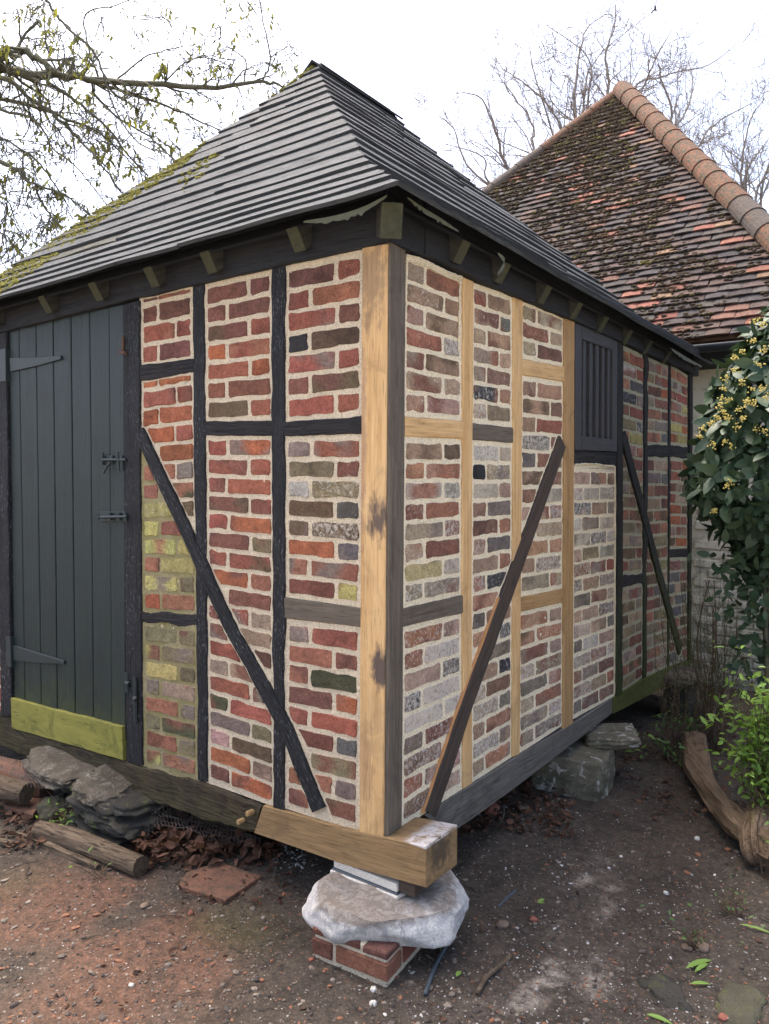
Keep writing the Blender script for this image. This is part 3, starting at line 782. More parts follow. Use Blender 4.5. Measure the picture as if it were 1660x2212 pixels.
T('L', 'bolt_plate', [((219, 984), (219, 1004)), ((244, 984), (244, 1002))], IRON, door, proud=.004, depth=.003, wob=.0003, cham=.001)
bars('bolt', [([(214, 1117), (274, 1116)], .0075, .020), ([(214, 1113), (212, 1121)], .008, .022), ([(236, 1108), (237, 1124)], .010, .014), ([(256, 1108), (257, 1124)], .010, .014), ([(270, 1107), (271, 1125)], .010, .016)], IRON, door)
T('L', 'bolt_plate', [((216, 1105), (216, 1127)), ((275, 1104), (275, 1126))], IRON, door, proud=.003, depth=.003, wob=.0003, cham=.001)
bars('door_pintle', [([(265, 728), (265.5, 766)], .007, .016), ([(259, 760), (271, 763)], .009, .02)], RUSTY, door)
bars('iron_bar', [([(291, 1462), (293, 1560)], .010, .018), ([(289, 1508), (294, 1512)], .012, .024)], IRON, G)
bars('staple', [([(274, 1452), (276, 1494)], .012, .010), ([(272, 1474), (279, 1478)], .012, .016)], IRON, G)

# ---- slatted window
win = empty('window', on_x(1283, 850), G)
wL, wR = 1237.5, 1329.3
def wty(x): return 699 + (x - wL) / (wR - wL) * 34.5
def wby(x): return 972 + (x - wL) / (wR - wL) * 4
def fr(name, sts, proud=.012, depth=.05, mat=BLACK_PLAIN, **k): return T('R', name, sts, mat, win, proud=proud, depth=depth, wob=.0004, cham=.002, **k)
FRM = wood('grey_black_frame', (.032, .031, .032), (.055, .053, .053), (.015, .015, .018), rough=.6, bump=.001, stain=.4, spec=.4)
fr('frame', [((wL, wty(wL)), (1251.5, wty(1251.5))), ((wL, wby(wL)), (1251, wby(1251)))], mat=FRM)
fr('frame', [((1318.5, wty(1318.5)), (wR, wty(wR))), ((1318, wby(1318)), (wR - 1, wby(wR)))], mat=FRM)
fr('frame', [((1252, wty(1252)), (1252, 733)), ((1318, wty(1318)), (1318, 757))], mat=FRM)
fr('frame', [((1251.5, 942), (1251.5, wby(1251))), ((1318, 949), (1318, wby(1318)))], mat=FRM)
for i, xs in enumerate(((1258.0, 1264.5), (1272, 1278.5), (1286, 1292), (1299, 1304.5), (1311, 1316))):
    a, b = xs
    fr('slat', [((a, 733 + (a - 1251) * .36), (b, 733 + (b - 1251) * .36)), ((a - 1, 942 + (a - 1251) * .1), (b - 1, 942 + (b - 1251) * .1))], proud=.004, depth=.03, mat=FRM)
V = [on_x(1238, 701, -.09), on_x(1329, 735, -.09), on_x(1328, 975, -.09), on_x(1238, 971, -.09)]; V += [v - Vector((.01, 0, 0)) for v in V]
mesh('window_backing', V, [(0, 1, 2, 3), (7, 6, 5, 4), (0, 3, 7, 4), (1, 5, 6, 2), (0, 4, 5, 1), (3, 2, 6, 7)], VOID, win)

# ---- rest of the box: rear walls and floor
LX, LY = -3.30, 3.72
box('rear_wall', (LX, LY - .1, .4), (-.02, LY, 2.6), MORTAR_D, G)
box('rear_wall', (LX, .02, .4), (LX + .1, LY - .11, 2.6), MORTAR_D, G)
box('floor_boards', (LX + .02, .21, .31), (-.22, LY - .02, .37), VOID, G)
box('ceiling_boards', (LX + .12, .2, 2.40), (-.17, LY - .12, 2.44), VOID, G)

# ---- roof
hip_px = [(858.5, 403), (848, 389), (830, 379), (813, 370), (799, 360), (783, 345), (772.5, 327), (767, 308), (759, 289), (749, 273), (740, 260), (731, 243), (719, 226.5), (713, 213), (708.5, 202.5), (702, 190), (698, 180), (692.5, 167), (688, 156), (685, 143)]
A1 = Vector((-1.65, 1.49, 0)); E0 = Vector((.17, -.17, 0))
dH = (A1 - E0).normalized(); nH = Vector((-dH.y, dH.x, 0))
def on_hip(px, py):
    d = ray(px, py); t = (E0 - CAM).dot(nH) / d.dot(nH); return CAM + d * t
hip = [on_hip(*p) for p in hip_px]
NC = len(hip)
for _ in range(2): hip = [hip[0]] + [(hip[i - 1] + hip[i] * 2 + hip[i + 1]) / 4 for i in range(1, NC - 1)] + [hip[-1]]
apex = hip[-1]; e0 = hip[0]
print('hip', e0, apex)
ridge_end = Vector((apex.x, apex.y + .72, apex.z - .02))
EL = on_y(-207, 706, e0.y)           # left eave corner
ER = on_x(1535, 789, .13)           # far right eave corner
EB = Vector((EL.x, ER.y, ER.z))
print('EL', EL, 'ER', ER)
roof = empty('roof', apex, G)
def at_z(a, b, z):
    t = (z - a.z) / (b.z - a.z); return a.lerp(b, t)
# closed deck under the boards
lowr = Vector((0, 0, -.16))
dk = [e0, ER, EB, EL, apex, ridge_end]
c0 = (e0 + ER + EB + EL) / 4
dk2 = [c0 + (p - c0) * .955 + Vector((0, 0, .0)) for p in dk[:4]] + [apex + lowr, ridge_end + lowr]
low = [p + Vector((0, 0, -.012)) for p in dk2]
# thin felt/sarking deck: top skin and under skin
V = dk2 + low
F = [(0, 1, 5, 4), (1, 2, 5), (2, 3, 4, 5), (3, 0, 4), (6, 10, 11, 7), (7, 11, 8), (8, 11, 10, 9), (9, 10, 6), (0, 6, 7, 1), (1, 7, 8, 2), (2, 8, 9, 3), (3, 9, 6, 0)]
mesh('sarking', V, F, VOID, roof)
def board(pa, pb, qa, qb, nrm, mat, thick=.014, lift=.016, seed=0):
    """board between lower edge pa-pb and upper edge qa-qb (tucked under the course above)"""
    L = (pb - pa).length; n = max(1, int(L / .09))
    up = ((qa + qb) - (pa + pb)).normalized()
    V = []
    for k in range(n + 1):
        t = k / n
        lo, hi = pa.lerp(pb, t), qa.lerp(qb, t)
        s = lo.x * 3 + lo.y * 3.3 + lo.z
        e1 = .009 * nz(s, lo.z * 12, seed * 1.3) + .003 * nz(s * 9, seed, 2)
        e2 = .0060 * nz(s * .8, lo.z * 9, seed * 2.3 + 4)
        lo2 = lo + up * e1 + nrm * e2
        V += [lo2 + nrm * lift, lo2 + nrm * (lift - thick), hi - nrm * .004, hi + nrm * .003]
    F = []
    for k in range(n):
        for j in range(4): F.append((k * 4 + j, k * 4 + (j + 1) % 4, k * 4 + 4 + (j + 1) % 4, k * 4 + 4 + j))
    F += [(3, 2, 1, 0), (n * 4, n * 4 + 1, n * 4 + 2, n * 4 + 3)]
    ax = (pb - pa).normalized(); yy = nrm.cross(ax)
    R = Matrix((ax, yy, nrm)).transposed()
    return mesh('roof_board', V, F, mat, roof, origin=pa, rot=R)
def sag(p, q, t, amt): return p.lerp(q, t) + Vector((0, 0, -amt * math.sin(math.pi * t)))
def face(edge_near, edge_far, nrm, npiece, mossy=None, over=.0, cutseed=0):
    n = len(edge_near)
    for i in range(n - 1):
        a0, b0 = edge_near[i], edge_far[i]
        a1, b1 = edge_near[i + 1], edge_far[i + 1]
        a2 = a1 + (a1 - a0) * .25; b2 = b1 + (b1 - b0) * .25
        L = (b0 - a0).length
        if L < .05: continue
        k = max(1, int(L / npiece)); cuts = [0.0]
        off = rnd.uniform(.25, 1)
        for c in range(1, k + 1):
            v = (c - 1 + off) / k
            if v < .93: cuts.append(v)
        cuts.append(1.0)
        d = (b0 - a0).normalized()
        for c in range(len(cuts) - 1):
            t0, t1 = cuts[c], cuts[c + 1]
            g = .0015
            p, q = a0.lerp(b0, t0) + d * g, a0.lerp(b0, t1) - d * g
            u = (p - a1).dot((b1 - a1).normalized()); L1 = (b1 - a1).length
            def pt(t):        # point above, kept inside the hip line
                w = (a0.lerp(b0, t) - a2).dot((b2 - a2).normalized()); w = max(0, min((b2 - a2).length, w))
                return a2 + (b2 - a2).normalized() * w
            m = mossy(a0.lerp(b0, (t0 + t1) / 2)) if mossy else False
            board(p - (d * over if c == 0 else Vector()), q + (d * over if c == len(cuts) - 2 else Vector()), pt(t0), pt(t1), nrm, SHING_MOSS if m else SHING, seed=i * 11 + c + cutseed,
                  lift=.017 + rnd.uniform(-.001, .0015), thick=.0145)
nL = (apex - e0).cross(EL - e0).normalized(); nL = nL if nL.z > 0 else -nL
nR = (apex - e0).cross(ER - e0).normalized(); nR = nR if nR.z > 0 else -nR
farL = [at_z(EL, apex, h.z) if h.z > EL.z else EL.lerp(apex, i / (NC - 1)) for i, h in enumerate(hip)]
def far(a, b):
    out = []
    for h in hip:
        f = (h - e0).dot(apex - e0) / (apex - e0).length_squared
        dv = (h - e0.lerp(apex, f)).z
        out.append(a.lerp(b, f) + Vector((0, 0, dv)))
    return out
farL = far(EL, apex); farR = far(ER, ridge_end); farB = far(EB, ridge_end)
face(hip, farL, nL, 2.6, mossy=lambda p: p.x < -2.3, over=.01)
face(hip, farR, nR, 2.8, over=.012, cutseed=500)
nB = (EB - EL).cross(apex - EL).normalized(); nB = nB if nB.z > 0 else -nB
face(farL, farB, nB, 2.2, cutseed=900)
nF = (EB - ER).cross(ridge_end - ER).normalized(); nF = nF if nF.z > 0 else -nF
face(farR, farB, nF, 2.2, cutseed=1300)
# ridge boards and little lead hip pieces
for s, nn in ((1, nR), (-1, nB)):
    a = apex + Vector((0, -.05, .018)); b = ridge_end + Vector((0, .05, .018))
    dn = (Vector((s * .8, 0, -.75))).normalized() * .1
    board(a + dn, b + dn, a, b, nn, SHING, thick=.012, lift=.014, seed=77 + s)
# loose shingle ends that stick out on the skyline
for px, py in ((760, 188), (855, 263), (1018, 390)):
    pass
# moss in the joints of the left of the roof
V, F = [], []
for k in range(5200):
    i = rnd.randrange(0, NC - 1); t = 1 - abs(rnd.gauss(0, .28))
    if not 0 < t < 1: continue
    p = hip[i].lerp(farL[i], t)
    q = hip[i + 1].lerp(farL[i + 1], t)
    p = p.lerp(q, rnd.random() ** 2 * .8)
    if nz(p.x * 2.2, p.y * 2.2, 3) + (t - .78) * 1.7 < .06: continue
    r = rnd.uniform(.004, .013)
    base = p + nL * .013
    n0 = len(V)
    for v in ICO[1][0]: V.append(base + Vector((v.x * r * 1.6, v.y * r, v.z * r * .8)) * (1 + .3 * nz(v.x * 3, v.y * 3, k)))
    F += [tuple(n0 + j for j in f) for f in ICO[1][1]]
MOSS = rock_mat('roof_moss', (.21, .19, .035), (.115, .12, .022), (.32, .28, .07), 30, .006, (.5, .6), 1.0)
o = raw('moss', V, F, MOSS, roof); o['kind'] = 'stuff'
# rafters
def rafter(p_eave, inward, z0, w=.055, h=.085, rise=.62):
    slope = Vector((inward.x, inward.y, rise)).normalized()
    side = inward.cross(Vector((0, 0, 1))).normalized()
    up = side.cross(slope); up = up if up.z > 0 else -up
    a = p_eave + Vector((0, 0, z0)); b = a + slope * .45
    nrm = up
    o = timber('rafter', [(a - side * w / 2, a + side * w / 2), (b - side * w / 2, b + side * w / 2)], nrm, 0, h, RAFT, roof, wob=.001, endmat=RAFT_END, cham=.003)
def eave_pt(x=None, y=None):
    if x is not None: t = (x - e0.x) / (EL.x - e0.x); return e0.lerp(EL, t)
    t = (y - e0.y) / (ER.y - e0.y); return e0.lerp(ER, t)
for px in (620, 430, 306, 185, 75, -40):
    x = on_y(px, 560, -.12).x
    p = eave_pt(x=x); p = p + Vector((0, .075, 0)); rafter(p, Vector((0, 1, 0)), -.005)
for px, py in ((1013, 500), (1103, 560), (1195, 610), (1264, 645), (1322, 680), (1376, 705), (1420, 730), (1462, 755)):
    y = on_x(px, py, .10).y
    p = eave_pt(y=y); p = p + Vector((-.075, 0, 0)); rafter(p, Vector((-1, 0, 0)), -.005)
p = e0 + Vector((-.075, .075, 0)); dd = Vector((-1, 1, 0)).normalized()
rafter(p, dd, -.012, w=.07, h=.11, rise=.35)
# torn roofing felt under the eaves
for (pts, wd) in (([(655, 477), (720, 466), (780, 448), (836, 420)], 9), ([(880, 425), (915, 449), (950, 470), (990, 498)], 7), ([(1075, 545), (1090, 560), (1075, 590)], 9), ([(1450, 752), (1480, 770), (1515, 790)], 10)):
    left = pts[0][0] < 850
    L = smooth_line([(on_y(x, y, e0.y + .03) if left else on_x(x, y, e0.x - .03)) for x, y in pts], 8)
    V, F = [], []; n0 = 0
    for k, p in enumerate(L):
        w = wd / 1670 * 3 * (1 + .8 * nz(k * .9, wd, 1)) * (.35 + math.sin(math.pi * min(1, (k + .5) / len(L))))
        V += [p, p + Vector((.006 * nz(k, 2, 2), .006 * nz(k, 5, 2), -w)), p + (NRM['L'] if left else NRM['R']) * -.004]
    for k in range(len(L) - 1): F += [(n0 + k * 3, n0 + k * 3 + 3, n0 + k * 3 + 4, n0 + k * 3 + 1), (n0 + k * 3 + 2, n0 + k * 3 + 1, n0 + k * 3 + 4, n0 + k * 3 + 5)]
    mesh('torn_felt', V, F, MEMBRANE, roof)

# ================================================================== the pier under the corner
pier = empty('staddle_pier', (0, 0, 0))
tag(pier, 'white topped flat stone on a low red brick pier under the oak beam end', 'staddle stone')
pc = on_z(836, 2136, 0.0); fL = on_z(687, 2078, .0)
d1 = (fL - pc).normalized(); d2 = Vector((-d1.y, d1.x, 0)); d2 = d2 if d2.y > 0 else -d2
PL, PWd, PH = .30, .43, .116
def pier_pt(a, b, z): return pc + d1 * a + d2 * b + Vector((0, 0, z))
Rp = Matrix((d1, d2, d1.cross(d2))).transposed()
if Rp.determinant() < 0: Rp = Matrix((d1, -d2, d1.cross(-d2))).transposed()
s2 = 1 if (Rp @ Vector((0, 1, 0))).dot(d2) > 0 else -1
def pbox(name, a0, a1, b0, b1, z0, z1, mat, **k):
    bb = sorted((s2 * b0, s2 * b1)); zs = 1 if (Rp @ Vector((0, 0, 1))).z > 0 else -1
    zz = sorted((zs * z0, zs * z1))
    return box(name, (a0, bb[0], zz[0]), (a1, bb[1], zz[1]), mat, pier, rot=Rp, origin=pc, **k)
pbox('mortar_core', .006, PL - .006, .006, PWd - .006, -.06, PH, MORTAR_L, cham=.006)
pb = [(0, .205, 0, .10, .020, .080), (.220, .30, 0, .10, .020, .080), (0, .10, .114, .32, .020, .080), (0, .10, .334, .43, .020, .080), (0, .095, 0, .215, .093, .118), (.11, .30, 0, .10, .093, .118), (0, .10, .230, .43, .093, .118)]
for k, (a0, a1, b0, b1, z0, z1) in enumerate(pb):
    c_ = Vector(PAL['cdrcmdc'[k]]) * .8
    o = pbox('brick', a0 - .002, a1, b0 - .002, b1, z0, z1, BRICK, cham=.005, jit=.0015)
    ca = o.data.color_attributes.new('col', 'FLOAT_COLOR', 'POINT')
    ca.data.foreach_set('color', [x for _ in o.data.vertices for x in (c_.x, c_.y, c_.z, .25)])
# cap stone: rounded slab, lobed edge
cl = at_depth(653, 1960, 2.62); cr = at_depth(1016, 1945, 2.82)
cc = CAM + FH * 2.70 + RH * .018; cc.z = 0
rf = random.Random(8); pls = []
for k in range(15):
    an = 2 * math.pi * (k + rf.uniform(-.3, .3)) / 15; pls.append((Vector((math.cos(an), math.sin(an), rf.uniform(-.25, .55))).normalized(), rf.uniform(.86, 1.0)))
pls += [(Vector((0, 0, 1)), .90), (Vector((-.25, -.35, .9)).normalized(), .95), (Vector((.4, -.2, .9)).normalized(), .96), (Vector((.1, .2, -1)).normalized(), .92)]
V = []; F = ICO[5][1]
for v in ICO[5][0]:
    ex = 5.0
    m_ = (abs(v.x) ** 3 + abs(v.y) ** 3) ** (1 / 3) or 1
    rr = math.sqrt(v.x * v.x + v.y * v.y); zz = max(-1, min(1, v.z * 2.4))
    rad = min(1, rr * 1.25) if abs(v.z) > .42 else 1.0
    w = Vector((v.x / (rr or 1) * rad, v.y / (rr or 1) * rad, zz)) * 1.06
    w = Vector((w.x * (1 + .1 * abs(w.x * w.y)), w.y, w.z))
    for n_, d_ in pls:
        e_ = Vector((w.x, w.y, w.z * .55)).dot(n_) - d_
        if e_ > 0: w = w - Vector((n_.x, n_.y, n_.z * .6)) * e_ * .92
    k_ = 1 + .035 * nz(w.x * 1.7, w.y * 1.7, w.z + 3) + .022 * nz(w.x * 5, w.y * 5, w.z * 3) + .008 * nz(w.x * 15, w.y * 15, w.z * 7)
    V.append(cc + RH * (w.x * k_ * .292) + FH * (w.y * k_ * .235) + Vector((0, 0, .147 + w.z * .045 * (1 + .25 * nz(w.x * 2.5, w.y * 2.5, 9)) - .008 * w.x)))
o = mesh('cap_stone', V, F, CAPSTONE, pier, origin=cc, smooth=True)
pk = empty('packing_piece', on_y(785, 1900, .0))
tag(pk, 'white mortar bedded packing piece between the flat stone and the oak beam', 'packing slate')
for nm, z0, z1, x0, x1, ya, m in (('packer', .208, .238, -.243, .050, -.004, WHITEPACK), ('slate', .201, .2075, -.246, .054, -.010, PIPEM), ('bedding', .180, .2005, -.250, .060, -.018, WHITEPACK)):
    box(nm, (x0, ya, z0), (x1, .12, z1), m, pk, cham=.002, jit=.001)
box('packer', (.052, .004, .2078), (.12, .12, .262), OAK_BROWN, pk, cham=.002)
# ================================================================== GROUND
def gz(x, y):
    h = .014 * nz(x * .9, y * .9, 1) + .008 * nz(x * 3, y * 3, 2) + .004 * nz(x * 9, y * 9, 4) + .0028 * nz(x * 28, y * 28, 6)
    # little bank of soil under the middle of the left wall and behind
    h += .05 * math.exp(-((x + 1.1) ** 2) / .25 - ((y - .35) ** 2) / .12)
    h += .05 * math.exp(-((x + .1) ** 2) / .3 - ((y - 1.0) ** 2) / .3)
    h += .03 * math.exp(-((x + 2.2) ** 2) / .5 - ((y + .1) ** 2) / .1)
    return h
def axis(lo, hi, step, far):
    a = []; v = lo
    while v <= hi: a.append(v); v += step
    g = step; l = lo; r = hi; left = []; right = []
    while l > -far: g *= 1.35; l -= g; left.append(l)
    g = step
    while r < far: g *= 1.35; r += g; right.append(r)
    return left[::-1] + a + right
XS, YS = axis(-3.6, 2.9, .024, 70), axis(-1.2, 5.0, .024, 70)
V, F, C = [], [], []
red_c = [on_z(*p) for p in ((60, 1930), (200, 1960), (250, 2100), (150, 2180), (330, 2040), (0, 2000), (330, 2170))]
grey_c = []
for a_, b_ in (((1195, 1990), (1196, 2110)), ((1196, 2110), (1150, 2150)), ((1235, 2100), (1290, 2150)), ((1280, 2080), (1295, 2125)), ((1100, 2180), (1150, 2150)), ((1250, 1915), (1300, 1870)), ((1305, 1990), (1320, 1900))):
    for k in range(5): grey_c.append(on_z(a_[0] + (b_[0] - a_[0]) * k / 4, a_[1] + (b_[1] - a_[1]) * k / 4))
green_c = [on_z(*p) for p in ((30, 1910), (560, 2010), (480, 1990))]
def blob(p, cs, r):
    return sum(math.exp(-((p.x - c.x) ** 2 + (p.y - c.y) ** 2) / r ** 2) for c in cs)
for y in YS:
    for x in XS:
        p = Vector((x, y, gz(x, y))); V.append(p)
        if -4.5 < x < 3.6 and -2.6 < y < 5.5:
            n = nz(x * 4, y * 4, 5)
            C.append((min(1, blob(p, red_c, .22) * (.8 + 1.2 * n)), max(0, min(1, blob(p, grey_c, .035) * (.55 + 1.6 * nz(x * 14, y * 14, 8)))), min(1, blob(p, green_c, .12) * (.7 + n)), 1))
        else: C.append((0.1, 0, .2, 1))
nx = len(XS)
for j in range(len(YS) - 1):
    for i in range(nx - 1): F.append((j * nx + i, j * nx + i + 1, (j + 1) * nx + i + 1, (j + 1) * nx + i))
t = NT('soil', .95); t.b.inputs['Specular IOR Level'].default_value = .25
w = t.coord('World')
at = t.a('SeparateColor', Color=t.a('Attribute', {'attribute_name': 'col'}).outputs['Color'])
n1 = t.noise(w, 3.5, 7, .7); n2 = t.noise(w, 30, 6, .75); n3 = t.noise(w, 220, 3, .8)
col = t.mix(t.ramp(n1, [(.3, 0.0), (.7, 1.0)]), (.058, .046, .035), (.140, .112, .084))
col = t.mix(t.math('MULTIPLY', at.outputs[0], t.ramp(n2, [(.3, .5), (.7, 1.0)])), col, (.19, .100, .065))
col = t.mix(t.math('MULTIPLY', at.outputs[2], .6), col, (.11, .095, .04))
col = t.mix(t.math('MULTIPLY', at.outputs[1], t.ramp(n2, [(.35, .3), (.6, 1.0)])), col, (.40, .34, .27))
col = t.mix(.9, col, t.ramp(n2, [(.3, .45), (.55, 1.0), (.75, 1.5)]), 'MULTIPLY')
sp = t.ramp(n3, [(.60, 0.0), (.66, 1.0)])
col = t.mix(t.math('MULTIPLY', sp, .45), col, (.26, .225, .18))
vo = t.a('TexVoronoi', Vector=w, Scale=75.0).outputs['Distance']
col = t.mix(.35, col, t.ramp(vo, [(.15, 1.3), (.5, .6)]), 'MULTIPLY')
sx = t.a('SeparateXYZ', Vector=w)
fwd = t.math('ADD', t.math('MULTIPLY', t.math('SUBTRACT', sx.outputs['X'], CAM.x), FH.x), t.math('MULTIPLY', t.math('SUBTRACT', sx.outputs['Y'], CAM.y), FH.y))
bounce_ground = t.math('MULTIPLY', t.math('SUBTRACT', t.math('ADD', 1.1, t.math('MULTIPLY', n1, .3)), fwd), 3.0, True)   # unseen pale gravel added behind the camera to bounce light onto the walls
col = t.mix(bounce_ground, col, t.mix(t.ramp(n3, [(.3, 0.0), (.7, 1.0)]), (.40, .36, .30), (.60, .55, .47)))
nb = t.bump(n2, .02); nb = t.bump(vo, .003, 1.0, nb); nb = t.bump(n3, .003, 1.0, nb)
SOIL = t.done(col, nb)
raw('ground', V, F, SOIL, None, cols=C, smooth=True)['kind'] = 'structure'

def inside_build(x, y, m=0): return LX - m < x < m and -m < y < LY + m
# ------------------------------------------------------------------ pebbles and crumbs
def scatter(n, pick, size, mats, name, label, flat=.6, kinds=None, col=None):
    V, F, C = [], [], []
    for k in range(n):
        q = pick()
        if q is None: continue
        r = size()
        n0 = len(V); s = rnd.random() * 50
        a = rnd.random() * 6.28; ca, sa = math.cos(a), math.sin(a)
        sx, sy, sz = rnd.uniform(.8, 1.5), rnd.uniform(.6, 1.0), rnd.uniform(.4, .8) * flat * 1.4
        c = col()
        for v in ICO[1][0]:
            m = 1 + .55 * nz(v.x * 1.7, v.y * 1.7, v.z * 1.7 + s)
            x, y, z = v.x * sx * m * r, v.y * sy * m * r, v.z * sz * m * r
            V.append(Vector((q.x + x * ca - y * sa, q.y + x * sa + y * ca, gz(q.x, q.y) + z + r * sz * .35))); C.append(c)
        F += [tuple(n0 + j for j in f) for f in ICO[1][1]]
    o = raw(name, V, F, mats, None, cols=C); tag(o, label, name.replace('_', ' '), kind='stuff'); return o
t = NT('pebble_stone', .8)
n = t.noise(t.coord('World'), 120, 3)
PEB = t.done(t.mix(.6, t.a('Attribute', {'attribute_name': 'col'}).outputs['Color'], t.ramp(n, [(.3, .5), (.65, 1.2)]), 'MULTIPLY'), t.bump(n, .002))
def pick_img(x0, x1, y0, y1, dens=None):
    def f():
        p = on_z(rnd.uniform(x0, x1), rnd.uniform(y0, y1), 0)
        if dens and rnd.random() > dens(p): return None
        return p
    return f
def wcol():
    v = rnd.uniform(.22, .62); return (v, v * .95, v * .86, 1)
def dcol():
    c = rnd.choice([(.10, .08, .065), (.16, .13, .10), (.07, .055, .045), (.22, .18, .14), (.24, .11, .06), (.05, .042, .036)])
    return (*c, 1)
scatter(2100, pick_img(880, 1660, 1660, 2230), lambda: min(.0085, .0012 * math.exp(rnd.gauss(.40, .55))), PEB, 'white_grit', 'white chalk grit strewn over the dark soil right of the granary', col=wcol)
scatter(420, pick_img(0, 900, 1900, 2230), lambda: min(.006, .0012 * math.exp(rnd.gauss(.3, .5))), PEB, 'pale_grit', 'pale grit strewn over the reddish soil left of the pier', col=wcol)
scatter(11000, pick_img(-20, 1680, 1640, 2260), lambda: min(.014, .0022 * math.exp(rnd.gauss(.35, .55))), PEB, 'soil_crumbs', 'crumbs of dark soil and fine gravel on the ground', col=dcol)
scatter(90, pick_img(590, 660, 1840, 1885), lambda: rnd.uniform(.002, .008), PEB, 'chalk_crumbs', 'crumbled white chalk beneath the oak beam', col=wcol)

# single stones one can point to
def stone(px, py, r, mat, label, sz=(1, .8, .55), seed=1, sub=3, z=0.0):
    p = on_z(px, py, 0)
    o = rock('stone', (p.x, p.y, gz(p.x, p.y) + r * sz[2] * .55 + z), (r * sz[0], r * sz[1], r * sz[2]), mat, None, seed=seed, sub=sub, box_=.3, amp=.25, rotz=seed)
    tag(o, label, 'stone', 'loose stones on the soil'); return o
CHALK = rock_mat('chalk', (.62, .60, .54), (.45, .42, .36), None, 20, .004)
REDSTONE = rock_mat('red_stone', (.30, .11, .07), (.16, .06, .045), (.4, .33, .28), 20, .004, (.6, .66))
BROWNST = rock_mat('brown_stone', (.22, .16, .11), (.13, .095, .07), None, 20, .004)
stone(1505, 1814, .016, CHALK, 'largest cream chalk lump on the soil left of the driftwood log', seed=2)
stone(1438, 1930, .012, CHALK, 'small cream stone in the middle of the dark soil right of the pier', seed=3)
stone(1128, 1770, .03, BROWNST, 'pale brown stone by the right sill near the corner beam', seed=4)
stone(1062, 1778, .045, REDSTONE, 'broken red brick half hidden beneath the right sill', (1.2, .8, .6), seed=5)
stone(1153, 1990, .018, REDSTONE, 'small dark red stone on the soil right of the flat stone', seed=6)
stone(1085, 2003, .024, BROWNST, 'rounded brown pebble right of the pier beside the grey pipe', seed=7)
stone(1518, 2046, .022, BROWNST, 'larger of two flat pinkish pebbles by the cut grass leaves', (1.3, 1, .5), seed=8)
stone(1482, 2048, .016, BROWNST, 'smaller of two flat pinkish pebbles by the cut grass leaves', (1.3, 1, .5), seed=9)
stone(1645, 1875, .03, BROWNST, 'brown stone beneath the root end of the driftwood log', seed=10)
stone(1600, 2165, .11, MOSSROCK, 'flat mossy rock set in the soil at the bottom right', (1.2, .7, .25), seed=11, sub=4, z=-.026)
stone(1440, 2145, .075, DARKROCK, 'dark flat rock half sunk left of the flat mossy one', (1.2, .8, .22), seed=12, sub=4, z=-.008)
stone(283, 2131, .010, CHALK, 'white chalk crumb on the red soil at the lower left', seed=13)
stone(312, 1966, .018, BROWNST, 'small brown stone in front of the sawn log end', seed=14)
stone(412, 1976, .014, REDSTONE, 'small pink stone at the left corner of the clay slab', seed=15)
stone(692, 1958, .032, REDSTONE, 'pink brick shard standing in soil left of the flat stone', (.5, .35, 1.1), seed=16)
stone(672, 2078, .011, REDSTONE, 'orange red pebble left of the pier base', seed=17)
stone(807, 2138, .014, CHALK, 'upper of two white lumps in front of the pier', seed=18)
stone(806, 2166, .014, CHALK, 'lower of two white lumps in front of the pier', seed=19)
stone(1562, 2198, .018, REDSTONE, 'pink pebble in front of the flat mossy rock', seed=20)

# ------------------------------------------------------------------ support stones
# left stack under the door
ls = empty('stone_stack', on_z(210, 1785, 0)); tag(ls, 'heap of grey and dark rocks under the sill below the black door', 'stone support')
def rk(px, py, zc, size, mat, seed, y=None, parent=ls, name='stone', **k):
    p = on_y(px, py, y) if y is not None else on_z(px, py, zc)
    return rock(name, p, size, mat, parent, seed=seed, **k)
b = on_z(120, 1690, .17)
rk(140, 1652, .14, (.27, .15, .034), GREYROCK, 1, y=-.05, rotz=-.15, box_=.6, amp=.22, tilt=(.12, .05), sub=5)
rk(228, 1705, .1, (.13, .12, .036), GREYROCK, 4, y=-.10, rotz=.2, box_=.6, amp=.25, tilt=(.1, .28), sub=5)
rk(190, 1722, 0, (.15, .16, .07), GREYROCK, 3, y=.0, amp=.3, tilt=(.0, -.3), sub=5)
rk(165, 1735, 0, (.10, .12, .11), DARKROCK, 12, y=.0, amp=.3, sub=4)
rk(272, 1745, 0, (.23, .20, .055), DARKROCK, 5, y=-.03, rotz=.1, box_=.7, amp=.18, tilt=(.0, .15), sub=5)
rk(275, 1715, 0, (.21, .18, .035), DARKROCK, 15, y=-.02, rotz=-.1, box_=.7, amp=.18, tilt=(.0, .12), sub=4)
rk(262, 1778, 0, (.23, .21, .05), DARKROCK, 6, y=-.04, rotz=-.1, box_=.7, amp=.18, tilt=(0, .1), sub=5)
rk(122, 1758, 0, (.085, .09, .09), MOSSROCK, 7, y=-.16, amp=.16, box_=.2, sub=5)
# middle right block and slab
bs = empty('stone_block', on_z(1245, 1728, 0)); tag(bs, 'squared pale stone block with a loose slab on top, under the right sill', 'stone support')
bx = on_x(1236, 1722, .13); 
rock('block', (-.035, 1.70, .095), (.205, .17, .125), STONEBLK, bs, seed=3, sub=5, box_=.93, amp=.06, rotz=.12, facets=0)
rock('slab', (.085, 1.93, .235), (.15, .14, .032), STONEBLK, bs, seed=8, sub=5, box_=.9, amp=.10, rotz=.5, facets=3, tilt=(.05, -.06))
